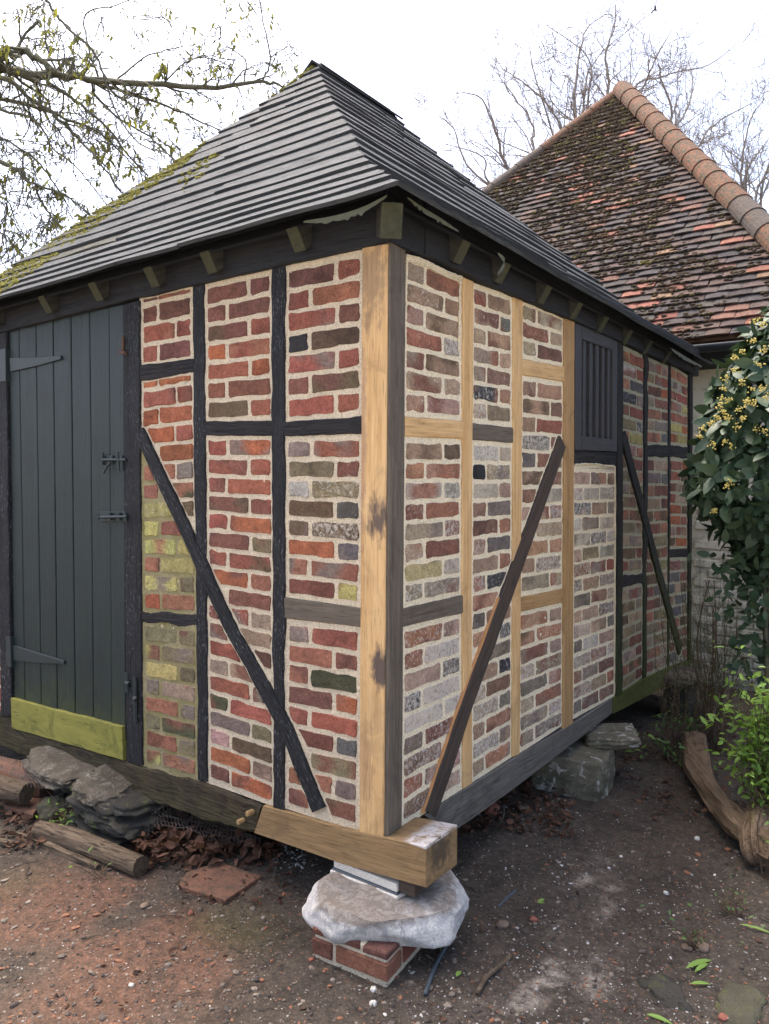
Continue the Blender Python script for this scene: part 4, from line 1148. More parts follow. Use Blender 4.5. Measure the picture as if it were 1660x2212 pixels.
# far right support
fs = empty('stone_support', on_z(1480, 1600, 0)); tag(fs, 'far stone slab on a dark pier under the green end of the sill', 'stone support')
p = on_x(1487, 1462, .12)
rock('slab', (p.x, p.y, p.z), (.17, .2, .04), GREYROCK, fs, seed=9, sub=4, box_=.85, amp=.08)
rock('pier', (p.x - .06, p.y + .02, p.z / 2 - .03), (.10, .13, p.z / 2), DARKROCK, fs, seed=10, sub=4, box_=.8, amp=.08)

# ------------------------------------------------------------------ logs
def log(name, pts, rads, mat, label, cat='log', sides=18, endmat=None, seed=1, rough=.08, flat=1.0):
    L = smooth_line(pts, 9); n = len(L)
    R = [rads[0]] * n
    for i in range(n):
        f = i / (n - 1) * (len(rads) - 1); k = min(int(f), len(rads) - 2); R[i] = rads[k] + (rads[k + 1] - rads[k]) * (f - k)
    V, F = [], []
    tube_into(V, F, L, R, sides, cap=True)
    cen = {}
    for i in range(n):
        for k in range(sides):
            v = V[i * sides + k]; c = L[i]; d = v - c
            a = 2 * math.pi * k / sides
            m = 1 + rough * 2 * nz(math.cos(a) * 1.5 + seed, math.sin(a) * 1.5, i * .12) + rough * nz(math.cos(a) * 5 + seed, math.sin(a) * 5, i * .10)
            V[i * sides + k] = c + Vector((d.x * m, d.y * m, d.z * m * flat))
    ax = (L[-1] - L[0]).normalized(); z = Vector((0, 0, 1)); y = z.cross(ax).normalized(); z = ax.cross(y)
    o = mesh(name, V, F, mat, None, origin=L[0], rot=Matrix((ax, y, z)).transposed(), smooth=False)
    if label: tag(o, label, cat)
    return o
def lp(px, py, r): # centre of a log lying on the ground whose axis shows at px, py
    return on_z(px, py, r)
log('log', [lp(82, 1795, .045), lp(150, 1812, .043), lp(225, 1840, .043), lp(304, 1872, .043)], [.046, .047, .044, .043], LOGW, 'short weathered round log lying in front of the rock heap', seed=3, rough=.05)
log('split_log', [lp(30, 1797, .018), lp(100, 1826, .02), lp(165, 1854, .02), lp(212, 1874, .018)], [.006, .016, .020, .014], LOGW, 'thin split branch lying alongside the short round log', 'branch', sides=9, seed=5, rough=.25)
log('log', [lp(-70, 1712, .07) + Vector((0, 0, .06)), lp(0, 1728, .07) + Vector((0, 0, .06)), lp(58, 1738, .07) + Vector((0, 0, .055))], [.062, .060, .050], LOGW, 'thick rough log end resting on clay tiles at the left edge', seed=9, rough=.12)
log('log', [lp(-60, 1815, .02), lp(-20, 1818, .02), lp(30, 1824, .02)], [.02, .02, .014], LOGW, 'small pale stick at the left edge below the thick log', 'stick', sides=8, seed=12, rough=.2)
log('driftwood_log', [lp(1500, 1598, .1) , lp(1508, 1650, .085), lp(1528, 1700, .08), lp(1566, 1752, .08), lp(1612, 1800, .085), lp(1668, 1838, .09), lp(1760, 1880, .09)], [.066, .068, .055, .055, .064, .072, .07], LOGB, 'gnarled curved driftwood log lying on the dark soil', seed=21, rough=.2, flat=.9)
log('root_stump', [lp(1640, 1868, .03), lp(1632, 1830, .07) + Vector((.0, 0, .03)), lp(1642, 1780, .06) + Vector((0, 0, .06)), lp(1690, 1745, .06) + Vector((0, 0, .08))], [.028, .045, .055, .04], LOGB, 'broken root end leaning against the lower end of the driftwood log', 'root', seed=31, rough=.4)
log('dead_branch', [lp(1490, 1640, .05), lp(1528, 1570, .03) + Vector((0, 0, .04)), lp(1552, 1535, .03) + Vector((0, 0, .1))], [.02, .03, .02], LOGW, 'pale broken branch rising behind the driftwood log', 'branch', sides=9, seed=33, rough=.15)

# ------------------------------------------------------------------ clay tiles on the ground
def slab(name, px_pts, z, th, mat, label, cat, zs=None):
    P_ = [on_z(x, y, z) for x, y in px_pts]
    n = len(P_); ctr = sum(P_, Vector()) / n; V, F = [], []
    Q = []
    for i in range(n):
        a, b = P_[i], P_[(i + 1) % n]
        for k in range(6):
            q = a.lerp(b, k / 6); q = q + (q - ctr).normalized() * .006 * nz(q.x * 20, q.y * 20, z); Q.append(q)
    m = len(Q)
    for q in Q: V.append(ctr + (q - ctr) * .985 + Vector((0, 0, .0)))
    for q in Q: V.append(q - Vector((0, 0, .004)))
    for q in Q: V.append(q - Vector((0, 0, th)))
    F.append(tuple(range(m)))
    for r in range(2):
        for k in range(m): F.append((r * m + k, (r + 1) * m + k, (r + 1) * m + (k + 1) % m, r * m + (k + 1) % m))
    o = mesh(name, V, F, mat, None); tag(o, label, cat); return o
slab('clay_slab', [(400, 1884), (474, 1862), (565, 1892), (487, 1944), (384, 1914)], .026, .03, TERRA, 'flat orange clay slab lying in the leaves below the left wall', 'clay slab')
slab('clay_tile', [(28, 1690), (101, 1716), (70, 1760), (8, 1740)], .06, .018, TERRA, 'curved red clay tile beneath the thick log at the left edge', 'roof tile')
o = log('ridge_tile', [lp(-90, 1660, .09), lp(-20, 1675, .09), lp(60, 1692, .08), lp(112, 1706, .07)], [.10, .105, .10, .085], TERRA, 'red clay ridge tile lying behind the wire netting at the left', 'ridge tile', sides=16, seed=41, rough=.02)

# ------------------------------------------------------------------ chicken wire
def netting(corners, nu, nv, label, drop=.0, seed=0):
    """hexagonal net draped between four world corners"""
    V, F = [], []
    a, b, c, d = corners
    def pt(u, v):
        p = a.lerp(b, u).lerp(d.lerp(c, u), v)
        s = .05 * nz(u * 2.5, v * 2.5, seed) + .018 * nz(u * 8, v * 8, seed + 4)
        p = p + Vector((.4 * s, -.3 * s, s + drop * math.sin(math.pi * u)))
        p.z = max(p.z, gz(p.x, p.y) + .03); return p
    for j in range(nv):
        for i in range(nu):
            x0 = i + (.5 if j % 2 else 0); y0 = j
            A = pt(x0 / nu, (y0) / nv); B = pt((x0 + .5) / nu, (y0 + .33) / nv); Cc = pt((x0 + .5) / nu, (y0 + 1) / nv); Dd = pt((x0 - .5 + 1) / nu, (y0 + 1) / nv)
            A2 = pt((x0 - .5) / nu, (y0 + .33) / nv)
            for q0, q1 in ((A, B), (A, A2), (B, Cc)):
                tube_into(V, F, [q0, q1], [.0010, .0010], 3, cap=False)
    o = raw('wire_netting', V, F, WIREM, None); tag(o, label, 'chicken wire', 'wire netting under the sill'); return o
netting([on_z(-60, 1618, .24), on_z(75, 1660, .20), on_z(95, 1702, .20), on_z(-60, 1650, .24)], 20, 7, 'rusty hexagonal wire netting over the ridge tile at the left edge', seed=2)
netting([on_z(352, 1735, .13), on_z(520, 1790, .12), on_z(566, 1828, .09), on_z(330, 1790, .10)], 26, 9, 'crumpled hexagonal wire netting beside the leaf heap under the sill', seed=5)
netting([on_z(352, 1725, .18), on_z(392, 1732, .17), on_z(318, 1812, .07), on_z(252, 1796, .07)], 7, 16, 'rolled edge of wire netting leaning down right of the rock heap', seed=9)

# ------------------------------------------------------------------ litter leaves, twigs
def leaf_into(V, F, C, p, d, n, L, W, shade, fold=.25, curl=.2):
    """pointed oval leaf: base p, direction d, normal n"""
    d = d.normalized(); s = d.cross(n).normalized(); n = s.cross(d)
    n0 = len(V)
    prof = [(0, .0), (.22, .38), (.5, .5), (.78, .34), (1, 0)]
    for t, w in prof:
        c = p + d * (L * t) + n * (-curl * L * t * t)
        if w == 0: V.append(c); C.append((shade, shade, shade, 1)); continue
        for sg in (-1, 0, 1):
            V.append(c + s * (sg * W * w) + n * (abs(sg) * fold * W * w)); C.append((shade, shade, shade, 1))
    a = n0
    F += [(a, a + 1, a + 2), (a, a + 2, a + 3)]
    for k in (1, 4): F += [(a + k, a + k + 3, a + k + 4, a + k + 1), (a + k + 1, a + k + 4, a + k + 5, a + k + 2)]
    F += [(a + 7, a + 10, a + 8), (a + 8, a + 10, a + 9)]
def rv(s=1.0): return Vector((rnd.gauss(0, s), rnd.gauss(0, s), rnd.gauss(0, s)))
DEADLEAF = leaf_mat('dead_leaf', (.035, .020, .014), (.13, .066, .040), .8, .1, .2)
V, F, C = [], [], []
def litter(n, x0, x1, y0, y1, zmax, Lr, hfun=None):
    for k in range(n):
        p = on_z(rnd.uniform(x0, x1), rnd.uniform(y0, y1), 0)
        h = zmax * rnd.random() if not hfun else hfun(p) * rnd.random()
        p.z = gz(p.x, p.y) + .004 + h
        L = rnd.uniform(*Lr)
        leaf_into(V, F, C, p, Vector((rnd.gauss(0, 1), rnd.gauss(0, 1), rnd.gauss(0, .35))), Vector((rnd.gauss(0, .5), rnd.gauss(0, .5), 1)), L, L * rnd.uniform(.4, .75), rnd.random(), rnd.uniform(-.5, .8), rnd.uniform(-.5, .9))
litter(900, 300, 600, 1750, 1880, .07, (.025, .065))
litter(260, 0, 330, 1760, 1850, .03, (.02, .05))
litter(350, 990, 1230, 1700, 1830, .03, (.02, .05))
litter(160, 380, 640, 1830, 1960, .015, (.015, .035))
litter(240, 1330, 1660, 1560, 1780, .02, (.02, .05))
litter(70, 0, 1660, 1900, 2220, .004, (.008, .03))
o = raw('fallen_leaves', V, F, DEADLEAF, None, cols=C); tag(o, 'curled brown fallen leaves heaped beneath the sills', 'dead leaves', kind='stuff')
V, F = [], []
for k in range(230):
    x, y = rnd.uniform(0, 1660), rnd.uniform(1720, 2220)
    p = on_z(x, y, .004); a = rnd.random() * 6.28; L = rnd.uniform(.02, .12)
    q = [p + Vector((math.cos(a + .4 * nz(t, k, 1) * 2), math.sin(a + .5 * nz(t, k, 3) * 2), 0)) * L * t + Vector((0, 0, gz(p.x, p.y) + .006 * rnd.random())) for t in (0, .3, .6, 1)]
    r = rnd.uniform(.0006, .002); tube_into(V, F, q, [r, r, r * .8, r * .4], 4)
o = raw('twigs', V, F, RAFT, None); tag(o, 'thin dry twigs and stalks scattered over the soil', 'twigs', kind='stuff')

def hose(name, pts, r, mat, label, cat, sides=8):
    V, F = [], []; L = smooth_line(pts, 6); tube_into(V, F, L, [r] * len(L), sides); o = raw(name, V, F, mat, None, smooth=True); tag(o, label, cat)
hose('pipe', [on_z(918, 2148, .002), on_z(938, 2090, .010), on_z(968, 2035, .010)], .0075, PIPEM, 'nearer length of grey plastic pipe by the pier, half buried', 'pipe')
hose('pipe', [on_z(1075, 1960, .004), on_z(1100, 1935, .012), on_z(1130, 1914, .008)], .0065, PIPEM, 'farther length of grey plastic pipe right of the flat stone', 'pipe')
hose('bare_root', [on_z(1030, 2145, .006), on_z(1052, 2110, .012), on_z(1078, 2088, .012), on_z(1103, 2065, .008)], .008, LOGW, 'pale bare root lying right of the pier', 'root')
hose('vine', [on_x(1087, 1735, -.02), on_x(1085, 1770, .02), on_z(1050, 1810, .05), on_z(1043, 1840, .02), on_z(1050, 1868, .006)], .003, RAFT, 'thin vine hanging from the right sill near the beam end', 'vine')
# ================================================================== COTTAGE BEHIND
cot = empty('cottage', (-1.0, 4.25, 0))
tag(cot, 'cottage behind with mossy hipped clay tile roof and cream brick wall', 'cottage')
YE, ZE, RP = 4.0, 2.68, math.radians(50)
def on_roof(px, py):
    d = ray(px, py); nrm = Vector((0, -math.sin(RP), math.cos(RP)))
    p0 = Vector((0, YE, ZE)); t = (p0 - CAM).dot(nrm) / d.dot(nrm); return CAM + d * t
CA = on_roof(1345, 196)
lr_ = on_roof(1660, 508); ll_ = on_roof(1062, 412)
def ext(a, b, y):
    t = (y - a.y) / (b.y - a.y); return a.lerp(b, t)
CR, CL_ = ext(CA, lr_, YE), ext(CA, ll_, YE)
print('cottage', CA, CR, CL_)
croof = empty('roof', CA, cot)
TILE = brick_mat('roof_tile_clay')
nrmC = Vector((0, -math.sin(RP), math.cos(RP)))
upC = Vector((0, math.cos(RP), math.sin(RP)))
back = 6.0
V = [CL_, CR, CA, Vector((CR.x, CR.y + back, ZE)), Vector((CL_.x, CL_.y + back, ZE)), Vector((CA.x, CA.y + back * .4, CA.z))]
V = [v - nrmC * .02 if i < 3 else v for i, v in enumerate(V)]
mesh('roof_deck', V, [(0, 1, 2), (1, 3, 5, 2), (3, 4, 5), (4, 0, 2, 5), (0, 4, 3, 1)], TERRA, croof)
RLEN = (CA.y - YE) / math.cos(RP)
NR = 52; gauge = RLEN / NR; TW = .175
tiles = []
for r in range(NR):
    v = r * gauge
    f = v / RLEN
    xl = CL_.x + (CA.x - CL_.x) * f; xr = CR.x + (CA.x - CR.x) * f
    n0 = int(math.floor(xl / TW)) - 1; n1 = int(math.ceil(xr / TW)) + 1
    for i in range(n0, n1):
        x0 = i * TW + (TW / 2 if r % 2 else 0) + rnd.uniform(-.004, .004)
        a, b = max(x0, xl - .02), min(x0 + TW - .004, xr + .02)
        if b - a < .03: continue
        c = Vector(((a + b) / 2, YE, ZE)) + upC * (v + gauge / 2)
        px, py, dz_ = proj(c)
        vis = -50 < px < 1700
        # hidden behind the granary roof
        hid = py > 410 + (px - 1030) * .72 + 60 if px < 1560 else False
        if px < 1045: hid = True
        tiles.append((-(1e6 / dz_ ** 2) if vis and not hid else 0, a, b, v, c, nz(c.x * 2, c.z * 2, 1)))
tiles.sort(key=lambda t: t[0])
def tile_geo(V, F, C, a, b, v, c, seed):
    dk = rnd.random()
    g = nz(c.x * 1.3, c.z * 1.3, 4)
    if rnd.random() < .07 + .2 * max(0, g) + (.22 if (c.x > -1.0 and c.z < 3.6) else 0) * (rnd.random() < .5): col = Vector(rnd.choice([(.20, .080, .058), (.23, .10, .07), (.16, .085, .062), (.19, .12, .075)]))
    else: col = Vector(rnd.choice([(.060, .048, .046), (.085, .060, .053), (.055, .048, .048), (.10, .068, .055), (.070, .060, .053)]))
    col = col * rnd.uniform(.8, 1.2)
    L = gauge * 1.5; th = .013; rise = .030 + rnd.uniform(-.003, .007); sk = rnd.uniform(-.005, .005); camb = .004
    p0 = Vector((0, YE, ZE)) + upC * v
    n0 = len(V)
    m = 4
    for k in range(m + 1):
        t = k / m; x = a + (b - a) * t
        cm = camb * math.sin(math.pi * t)
        lo = Vector((x, p0.y, p0.z)) + upC * (sk * (t - .5) * 2 - .002 * abs(nz(x * 30, v * 30, 1)))
        hi = lo + upC * L
        V += [lo + nrmC * (rise + cm), lo + nrmC * (rise + cm - th), hi + nrmC * (.004 + cm)]
        C += [(col.x, col.y, col.z, .30)] * 3
    for k in range(m):
        q = n0 + 3 * k
        F += [(q, q + 3, q + 5, q + 2), (q, q + 1, q + 4, q + 3), (q + 1, q + 2, q + 5, q + 4)]
    F += [(n0, n0 + 2, n0 + 1), (n0 + 3 * m, n0 + 3 * m + 1, n0 + 3 * m + 2)]
restT = ([], [], [])
for k, (s_, a, b, v, c, g_) in enumerate(tiles):
    if abs(c.x - on_roof(1690 / 1.0, 999).x) < 0: continue
    if k < 299:
        V, F, C = [], [], []; tile_geo(V, F, C, a, b, v, c, k); mesh('tile', V, F, TILE, croof, cols=C)
    elif s_ < 0 or (k % 1 == 0): tile_geo(*restT, a, b, v, c, k)
o = raw('tiles', restT[0], restT[1], TILE, croof, cols=restT[2]); o['kind'] = 'stuff'
print('tiles', len(tiles))
# moss on the roof
CMOSS = rock_mat('tile_moss', (.060, .040, .022), (.032, .024, .016), (.14, .125, .035), 3.5, .01, (.55, .66), 1.0)
V, F = [], []
for k in range(15000):
    r = rnd.randrange(0, NR); f = r / NR
    xl = CL_.x + (CA.x - CL_.x) * f; xr = CR.x + (CA.x - CR.x) * f
    x = rnd.uniform(max(xl, -3.2), xr); v = (r + rnd.choice([0, 0, .15, .4])) * gauge + rnd.uniform(-.01, .01)
    p = Vector((x, YE, ZE)) + upC * v + nrmC * .028
    if nz(p.x * 1.6, p.z * 2.4, 8) + .5 * nz(p.x * 6, p.z * 6, 2) < .0 - (.22 if x < -1.2 else 0): continue
    px, py, _ = proj(p)
    if px < 1040 or px > 1690: continue
    rr = rnd.uniform(.006, .018); n0 = len(V)
    for w_ in ICO[1][0]: V.append(p + Vector((w_.x * rr * 1.7, w_.y * rr, w_.z * rr * .8)) * (1 + .35 * nz(w_.x * 2, w_.y * 2, k)))
    F += [tuple(n0 + j for j in f_) for f_ in ICO[1][1]]
o = raw('moss', V, F, CMOSS, croof); o['kind'] = 'stuff'
# hip tiles: half round, each laid over the one below
HIPM = rock_mat('hip_tile_clay', (.22, .09, .05), (.13, .07, .04), (.07, .065, .04), 13, .012, (.48, .56))
HIPD = rock_mat('hip_tile_dark', (.10, .085, .07), (.075, .06, .05), (.17, .10, .06), 13, .012, (.55, .65))
def hip_tiles(a, b, step, r, dark=False):
    d = (b - a); L = d.length; d = d.normalized(); n = int(L / step)
    side = d.cross(Vector((0, 0, 1))).normalized(); up = side.cross(d)
    if up.z < 0: up = -up
    for k in range(n):
        s0 = k * step - .02; s1 = (k + 1) * step + .03
        V, F = [], []; m = 12; ns = 5
        for j in range(ns + 1):
            t = j / ns; rr = r * (1.0 + .10 * t) + .002 * nz(k, j, 3)     # wider at the lower end
            c = a + d * (s0 + (s1 - s0) * t)
            for q in range(m + 1):
                an = math.pi * (-.08 + 1.16 * q / m)
                V.append(c + side * math.cos(an) * rr + up * (math.sin(an) * rr * .95 + .0 * t))
            for q in range(m + 1):
                an = math.pi * (-.08 + 1.16 * q / m)
                V.append(c + side * math.cos(an) * (rr - .014) + up * (math.sin(an) * (rr - .014) * .95))
        w = 2 * (m + 1)
        for j in range(ns):
            for q in range(m):
                i0 = j * w + q
                F.append((i0, i0 + 1, i0 + w + 1, i0 + w)); i1 = i0 + m + 1; F.append((i1, i1 + w, i1 + w + 1, i1 + 1))
            F.append((j * w, j * w + w, j * w + w + m + 1, j * w + m + 1)); F.append((j * w + m, j * w + m + m + 1, j * w + w + m + m + 1, j * w + w + m))
        e_ = ns * w
        for q in range(m): F += [(q, q + m + 1, q + m + 2, q + 1), (e_ + q, e_ + q + 1, e_ + q + m + 2, e_ + q + m + 1)]
        mesh('hip_tile', V, F, HIPD if rnd.random() < (.8 if dark and k > 2 else .3) else HIPM, croof, smooth=False)
hip_tiles(CA + Vector((0, -.03, -.01)), CR, .27, .108)
hip_tiles(CA + Vector((-.05, 0, -.03)), CL_, .36, .085, dark=True)
hip_tiles(CA + Vector((0, .02, -.01)), CA + Vector((0, 1.3, -.01)), .4, .11)
# bedding mortar and moss line along the right hip
# gutter and fascia
V, F = [], []
g0, g1 = Vector((CL_.x, YE - .06, ZE - .055)), Vector((CR.x, YE - .06, ZE - .055))
m = 10
for c in (g0, g1):
    for rr in (.058, .052):
        for q in range(m + 1):
            an = math.pi * (1 + q / m); V.append(c + Vector((0, math.cos(an) * rr, math.sin(an) * rr)))
w = 2 * (m + 1)
for q in range(m): F += [(q, q + 1, w + q + 1, w + q), (m + 1 + q, w + m + 1 + q, w + m + 2 + q, m + 2 + q)]
F += [(0, w, w + m + 1, m + 1), (m, 2 * m + 1, w + 2 * m + 1, w + m)]
o = mesh('gutter', V, F, GUTTERM, cot, smooth=True)
box('fascia_board', (CL_.x, YE + .03, ZE - .20), (CR.x, YE + .06, ZE - .03), BLACK_PLAIN, cot)
box('soffit_board', (CL_.x, YE + .062, ZE - .20), (CR.x, 4.245, ZE - .185), BLACK_PLAIN, cot)
t = NT('cream_limewash', .9); w_ = t.coord('World')
n1 = t.noise(w_, 3, 6, .7); n2 = t.noise(w_, 14, 6, .75)
pz = t.a('SeparateXYZ', Vector=w_).outputs['Z']
low_ = t.a('MapRange', Value=pz, i1=.1, i2=1.5, i3=1.0, i4=0.0).outputs[0]
col = t.mix(n1, (.60, .57, .47), (.50, .47, .38))
f = t.math('MULTIPLY', t.ramp(t.math('ADD', n2, t.math('MULTIPLY', low_, .18)), [(.55, 0.0), (.72, 1.0)]), .85)
col = t.mix(f, col, (.20, .20, .13))
LIME = t.done(col, t.bump(n2, .004))
wall = box('wall', (CL_.x + .2, 4.262, -.1), (CR.x - .15, 4.45, ZE - .1), LIME, cot)
# painted bricks of the wall, where they can be seen
V, F = [], []
bm_ = []
for k in range(5):
    bm_.append(k)
hz = .075; rows_ = 26; bl = .225
first = [None] * 5
for r in range(rows_):
    for i in range(-2, 8):
        x0 = -.35 + i * bl + (bl / 2 if r % 2 else 0)
        if not -.15 < x0 < 1.35: continue
        z0 = .02 + r * hz
        k = rnd.randrange(5)
        if first[k] is None:
            o = box('brick', (x0 + .005, 4.252 - .002 * k, z0 + .005), (x0 + bl - .005, 4.27, z0 + hz - .006), LIME, wall, cham=.008, jit=.0025)
            first[k] = (o, Vector((x0, 0, z0)))
        else:
            src, p0 = first[k]; c = src.copy(); COL.objects.link(c)
            c.matrix_basis = Matrix.Translation(Vector((x0, 0, z0)) - p0) @ src.matrix_basis
bpy.context.view_layer.update()

# ================================================================== TREES
BARK_HAZE = rock_mat('hazed_bark', (.30, .27, .235), (.20, .175, .15), None, 20, .004)  # bark of the distant trees, paled so aerial haze sits in its colour
BARKG = rock_mat('green_bark', (.15, .135, .095), (.085, .075, .055), (.10, .12, .05), 16, .004, (.5, .6))
def grow(V, F, p, d, L, r, depth, rng, up=.15, spread=.75, ends=None, sides=4, kids=(2, 4), gravity=0.0, wig=.25, minr=.0015):
    n = 5; pts = [p]; q = p; dd = d.normalized()
    for i in range(n):
        dd = (dd + Vector((rng.gauss(0, wig), rng.gauss(0, wig), rng.gauss(0, wig))) * .5 + Vector((0, 0, up - gravity)) * .3).normalized()
        q = q + dd * (L / n); pts.append(q)
    rads = [max(minr, r * (1 - .6 * i / n)) for i in range(n + 1)]
    tube_into(V, F, pts, rads, sides if depth > 0 else 3, cap=False)
    if ends is not None and depth <= 1: ends.append((pts[-1], dd)); 
    if depth <= 0: return
    for k in range(rng.randint(*kids)):
        i = rng.randint(1, n); base = pts[i]
        ax = Vector((rng.gauss(0, 1), rng.gauss(0, 1), rng.gauss(0, 1))).normalized()
        nd = (dd + ax * spread).normalized()
        grow(V, F, base, nd, L * rng.uniform(.5, .8), rads[i] * .62, depth - 1, rng, up, spread, ends, sides, kids, gravity, wig, minr)
def limb(V, F, pts, r0, r1, rng, depth, L, every=.5, sides=7, ends=None, n=5, start=.15, **k):
    Lp = smooth_line(pts, n); m = len(Lp)
    rads = [r0 + (r1 - r0) * (i / (m - 1)) ** .8 for i in range(m)]
    for i in range(1, m - 1): Lp[i] = Lp[i] + Vector((rng.gauss(0, 1), rng.gauss(0, 1), rng.gauss(0, 1))) * rads[i] * .5
    tube_into(V, F, Lp, rads, sides, cap=True)
    acc = 0
    for i in range(1, m):
        seg = (Lp[i] - Lp[i - 1]); acc += seg.length
        if i / m < start: continue
        while acc > every:
            acc -= every * rng.uniform(.7, 1.3)
            ax = Vector((rng.gauss(0, 1), rng.gauss(0, 1), rng.gauss(0, .8))).normalized()
            d = (seg.normalized() * .8 + ax * .8).normalized()
            grow(V, F, Lp[i], d, L * rng.uniform(.6, 1.2) * (1 - .4 * i / m), max(r1, rads[i] * .55), depth, rng, ends=ends, **k)
# bare tree behind the cottage
def bare_tree(base_px, base_dep, limbs, dep, label, seed, r0, L=1.1, every=.33, name='bare_tree', depth=3):
    rng = random.Random(seed)
    root = at_depth(*base_px, base_dep); root.z = 0
    t_ = empty(name, root); tag(t_, label, 'tree', 'bare winter trees behind the cottage')
    V, F = [], []
    forks = []
    top = at_depth(base_px[0], base_px[1], base_dep)
    tube_into(V, F, smooth_line([root - Vector((0, 0, .2)), root.lerp(top, .5) + Vector((.1, 0, 0)), top], 5), [r0 * 1.5 - .05 * i * r0 for i in range(11)], 9)
    raw('trunk', V, F, BARK_HAZE, t_, smooth=True)
    V, F = [], []
    for k, (pts, rr, dd) in enumerate(limbs):
        W = [top] + [at_depth(x, y, base_dep + dd * (i + 1) / len(pts)) for i, (x, y) in enumerate(pts)]
        limb(V, F, W, rr * r0, .006, rng, depth, L, every=every, sides=6, start=.2, up=.16, spread=.85, kids=(2, 3), minr=.0036, wig=.4)
    raw('branches', V, F, BARK_HAZE, t_)
    return t_
def z2(pts): return [(830.4 + x / 2.001, y / 2.001) for x, y in pts]
bare_tree((1255, 520), 15, [
  (z2([(820, 530), (835, 290), (870, 130), (960, 60)]), .40, .5), (z2([(960, 520), (965, 385), (955, 230), (990, 130), (1000, 20)]), .45, -.5),
  (z2([(650, 670), (645, 550), (560, 420), (480, 310)]), .38, 1.0), (z2([(540, 740), (490, 600), (420, 430), (300, 400)]), .38, -1.0),
  (z2([(1215, 560), (1200, 360), (1180, 260)]), .38, -1.0), (z2([(1300, 700), (1400, 560), (1540, 470), (1600, 440)]), .3, 1.0),
  (z2([(460, 800), (430, 680), (250, 620)]), .3, 0), (z2([(1060, 420), (1200, 330), (1400, 280), (1520, 190)]), .3, .6),
  (z2([(780, 600), (690, 440), (590, 350), (500, 290)]), .3, -.6), (z2([(880, 450), (880, 250), (700, 110)]), .3, .8), (z2([(1100, 420), (1180, 240), (1240, 130)]), .3, -.8),
  (z2([(720, 560), (650, 330), (620, 180)]), .26, .3), (z2([(400, 760), (300, 560), (230, 500)]), .26, .3), (z2([(1250, 560), (1330, 380), (1300, 220)]), .3, 1.2), (z2([(860, 420), (930, 240), (1080, 110)]), .26, 1.0)],
  15, 'wide bare grey tree spreading behind the tiled cottage roof peak', 11, .11, L=1.0, every=.42)
bare_tree((1640, 560), 13, [
  (z2([(1560, 800), (1600, 680), (1660, 600)]), .5, .3), (z2([(1550, 820), (1545, 700), (1580, 520), (1640, 430)]), .45, -.3), (z2([(1600, 850), (1700, 700), (1800, 640)]), .45, .3), (z2([(1560, 860), (1470, 760), (1400, 640), (1420, 540)]), .35, .3), (z2([(1640, 780), (1760, 500), (1780, 380)]), .4, .3)],
  13, 'smaller bare tree at the right edge above the tiled hip', 5, .07, L=.7, every=.25)

# budding tree at the upper left
rng = random.Random(4)
lt_root = at_depth(-520, 1100, 7.5); lt_root.z = 0
lt_ = empty('budding_tree', lt_root); tag(lt_, 'tree with young leaves and catkins reaching in over the roof at upper left', 'tree')
fork = lt_root + Vector((0, 0, 4.6))
V, F = [], []
tube_into(V, F, smooth_line([lt_root - Vector((0, 0, .2)), lt_root + Vector((.1, 0, 2)), fork, fork + Vector((.2, .3, 1.6))], 4), [.2, .19, .18, .17, .16, .155, .15, .145, .14, .13, .12, .11, .10], 12)
raw('trunk', V, F, BARKG, lt_, smooth=True)
V, F = [], []; ends = []
def z1(pts): return [(x / 2.0, y / 2.0) for x, y in pts]
LL = [
 (z1([(0, 292), (200, 325), (450, 350), (870, 375), (1130, 355), (1228, 372)]), .042, .006, 6.8), (z1([(0, 235), (90, 220), (180, 265), (260, 320), (450, 352)]), .036, .012, 6.7),
 (z1([(1130, 355), (1165, 250), (1140, 120), (1120, 0)]), .008, .003, 6.8), (z1([(1165, 250), (1200, 225), (1250, 200)]), .005, .002, 6.8),
 (z1([(170, -60), (200, 0), (270, 100), (400, 220), (450, 340), (500, 480), (600, 620), (720, 660)]), .010, .004, 6.3), (z1([(0, 330), (120, 420), (250, 510), (350, 610), (430, 700), (520, 830)]), .020, .005, 6.5),
 (z1([(0, 430), (200, 480), (400, 560), (480, 620), (600, 740)]), .018, .004, 7.0), (z1([(200, 350), (330, 440), (450, 540), (560, 680), (640, 760)]), .014, .004, 6.8),
 (z1([(420, 355), (560, 400), (700, 450), (850, 520), (970, 570)]), .014, .004, 6.9), (z1([(0, 700), (100, 760), (150, 800), (280, 840), (390, 930)]), .016, .005, 6.3),
 (z1([(150, 800), (180, 880), (230, 950), (250, 1010)]), .009, .004, 6.3), (z1([(0, 600), (150, 690), (230, 790), (300, 900)]), .010, .004, 6.6),
 (z1([(400, 400), (500, 500), (640, 590), (740, 680), (800, 700)]), .010, .003, 6.8), (z1([(1050, 360), (1060, 260), (960, 180), (950, 80)]), .006, .002, 6.8),
 (z1([(700, 365), (800, 270), (900, 250), (1000, 290)]), .006, .002, 6.8), (z1([(500, 350), (620, 250), (740, 210), (860, 190)]), .007, .002, 6.9), (z1([(200, 330), (100, 180), (60, 120)]), .007, .002, 6.9),
 (z1([(250, 325), (200, 200), (190, 80), (180, -20)]), .008, .003, 6.9), (z1([(430, 350), (380, 200), (370, 60), (500, 20), (600, -20)]), .008, .003, 6.9), (z1([(0, 480), (150, 520), (230, 640), (330, 720), (430, 850)]), .012, .003, 6.4),
 (z1([(-20, 1000), (60, 1060), (120, 1100)]), .007, .003, 6.2), (z1([(0, 850), (60, 940), (100, 1010)]), .007, .003, 6.2), (z1([(0, 800), (20, 1000), (30, 1100)]), .006, .003, 6.4)]
